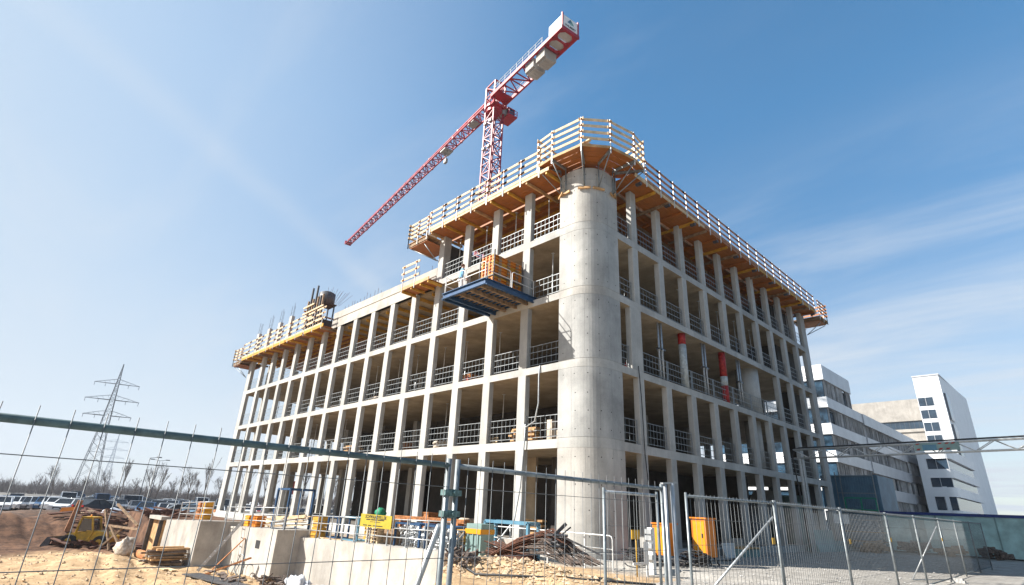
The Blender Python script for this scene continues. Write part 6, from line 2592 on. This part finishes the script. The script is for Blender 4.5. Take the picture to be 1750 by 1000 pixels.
CN = {'car_white': 'white', 'car_teal': 'pale blue', 'car_dark': 'black', 'car_silver': 'silver', 'car_grey': 'grey', 'car_blue': 'dark blue', 'car_red': 'red'}
cnt = {}
CARS.sort()
for q, (px, dist, kd, colr, rot) in enumerate(CARS):
    x, y = at_px(px, dist)
    head = atan2(CAM.y - y, CAM.x - x) + R(rot)
    zone = 'left of the pylon' if px < 127 else ('left of the building' if px < 400 else 'behind the ground-floor columns')
    row = 'back row' if dist > 85 else 'front row'
    key = (kd, colr, zone, row)
    cnt[key] = cnt.get(key, 0) + 1
    lab = f'{CN[colr]} {KN[kd]}, {row}, {zone}' + (f', {ORD[cnt[key]]} from left' if sum(1 for c in CARS if (c[2], c[3], c[0] < 127, c[0] < 400, c[1] > 85) == (kd, colr, px < 127, px < 400, dist > 85)) > 1 else '')
    p = protos[kd]
    if kd not in used:
        used.add(kd)
        c = p
        c.location = (x, y, -1)
        c.rotation_euler = (0, 0, head)
        c['label'] = lab
    else: c = dup(p, (x, y, -1), head, lab)
    c['category'] = 'van' if kd == 'van' else 'car'
    c.location.z = gz(x, y) - .02
    for ch in kids(c):
        if ch.name.split('.')[0] in ('body', 'roof'):
            ch.material_slots[0].link = 'OBJECT'
            ch.material_slots[0].material = MATS[colr]

# ---------------------------------------------------------------- earth works at the far left
for q, (px, dist, rr_, zz, mm, lab) in enumerate(((205, 55, (1.6, 1.0, .8), -.9, 'tarp_white', 'white plastic-covered heap before the parked cars, left one'), (232, 55, (1.7, .9, .8), -.95, 'tarp_white', 'white plastic-covered heap before the parked cars, right one'),
                                                (372, 58, (1.7, 1.1, 1.0), -.9, 'rust_orange', 'light brown heap of earth left of the end column'), (172, 52, (1.5, 1, .7), -1.1, 'timber_old', 'brown heap of earth behind the loader'))):
    x, y = at_px(px, dist)
    mb = MB()
    mb.blob((x, y, zz), rr_, 60 + q, 18, 9, .5, -.25)
    mb.top('covered_heap' if mm == 'tarp_white' else 'earth_heap', mm, lab, 'heap')
x, y = at_px(134, 50)
mb = MB()
mb.extr([(x - .6, y - .6, -.75), (x + .5, y + .6, -.6), (x + .55, y + .7, .1), (x - .5, y - .5, -.05)], (-.12, .1, 0))
for u in (-.4, .4): mb.bar((x + u, y + u, -1.4), (x + u, y + u, -.3), .08, .08, (1, 0, 0))
mb.top('orange_barrier', 'orange_cab', 'orange barrier board at the far left behind the loader', 'barrier')
x, y = at_px(141, 44)
mb = MB()
mb.bar((x, y, -1.9), (x + .25, y + .3, .75), .34, .2, (1, 0, 0))
mb.top('timber_post', 'plank_red', 'leaning orange-brown timber post behind the loader cab', 'post')
tb = thing('trench_struts', 'old timber struts bracing the dark excavation behind the loader', 'struts', (-37, -9.5, -2.4))
for a, b_ in (((-37.5, -9.4, -.75), (-33.5, -8.1, -.8)), ((-36.6, -9.2, -.8), (-34.6, -8.4, -2.4)), ((-37.6, -9.0, .7), (-34.4, -8.0, -.6)), ((-36.9, -9.6, -2.4), (-35.6, -8.6, -.8)), ((-37.9, -9.6, .3), (-36, -9, -2.3))):
    mb = MB()
    mb.bar(a, b_, .13, .13)
    mb.build('strut', 'timber_old', tb)
mb = MB()
for q in range(170):
    px, dist = rnd.uniform(128, 330), rnd.uniform(40, 56)
    x, y = at_px(px, dist)
    if y > -3.5: continue
    mb.obox((x, y, gz(x, y) + .1 + rnd.uniform(0, .25)), (rnd.uniform(.6, 3), rnd.uniform(.08, .3), rnd.uniform(.05, .2)), rnd.uniform(0, 3.1), rnd.uniform(-.3, .3), rnd.uniform(-.25, .25))
mb.top('timber_litter', ['rust'], 'rusty timbers and steel strewn over the earth bank at the left', 'timber', kind='stuff')
# fence of the far side
# ---------------------------------------------------------------- loose stones and clods
mb = MB()
mb2 = MB()
rr = random.Random(12)


def stone(mb, x, y, s):
    z = gz(x, y)
    vs = []
    for d in ((1, 0, 0), (-1, 0, 0), (0, 1, 0), (0, -1, 0), (0, 0, 1), (0, 0, -1)):
        k = s * rr.uniform(.6, 1.2)
        vs.append((x + d[0] * k, y + d[1] * k, z + d[2] * k * .7 + s * .2))
    mb.add(vs, [(0, 2, 4), (2, 1, 4), (1, 3, 4), (3, 0, 4), (2, 0, 5), (1, 2, 5), (3, 1, 5), (0, 3, 5)], False)


for q in range(3800):
    x, y = rr.uniform(-34, 4), rr.uniform(-17, -4)
    if y > wall_y(x) - .2: continue
    stone(mb, x, y, .02 + .11 * rr.random() ** 4)
for q in range(1500):
    x, y = rr.gauss(.8, 1.8), rr.gauss(-5.4, .8)
    stone(mb, x, y, .02 + .09 * rr.random() ** 3)
for q in range(500):
    x, y = rr.gauss(-2.0, 1.3), rr.gauss(-6.0, .7)
    stone(mb, x, y, .03 + .14 * rr.random() ** 3)
mb.top('clods', 'stone', 'loose clods and stones scattered over the sand', 'stones', kind='stuff', origin=(0, -8, 0))
for q in range(3500):
    x, y = rr.uniform(.5, 9.4), rr.uniform(-8, 24)
    stone(mb2, x, y, .012 + .05 * rr.random() ** 4)
mb2.top('gravel', 'stone_grey', 'grey gravel scattered over the site road', 'gravel', kind='stuff', origin=(5, 5, 0))

# ---------------------------------------------------------------- thin haze over the plain
hm = bpy.data.materials.new('haze')
hm.use_nodes = True
hn = hm.node_tree.nodes
hn.clear()
ho = hn.new('ShaderNodeOutputMaterial')
hv = hn.new('ShaderNodeVolumePrincipled')
hv.inputs['Color'].default_value = (.86, .91, 1, 1)
hv.inputs['Density'].default_value = .00022
hv.inputs['Anisotropy'].default_value = .2
hm.node_tree.links.new(hv.outputs[0], ho.inputs['Volume'])
MATS['haze'] = hm
mb = MB()
mb.box((-900, -420, -6), (160, 420, 75))
mb.top('haze', 'haze', 'thin pale haze over the plain', 'haze', kind='stuff', origin=(0, 0, -6))
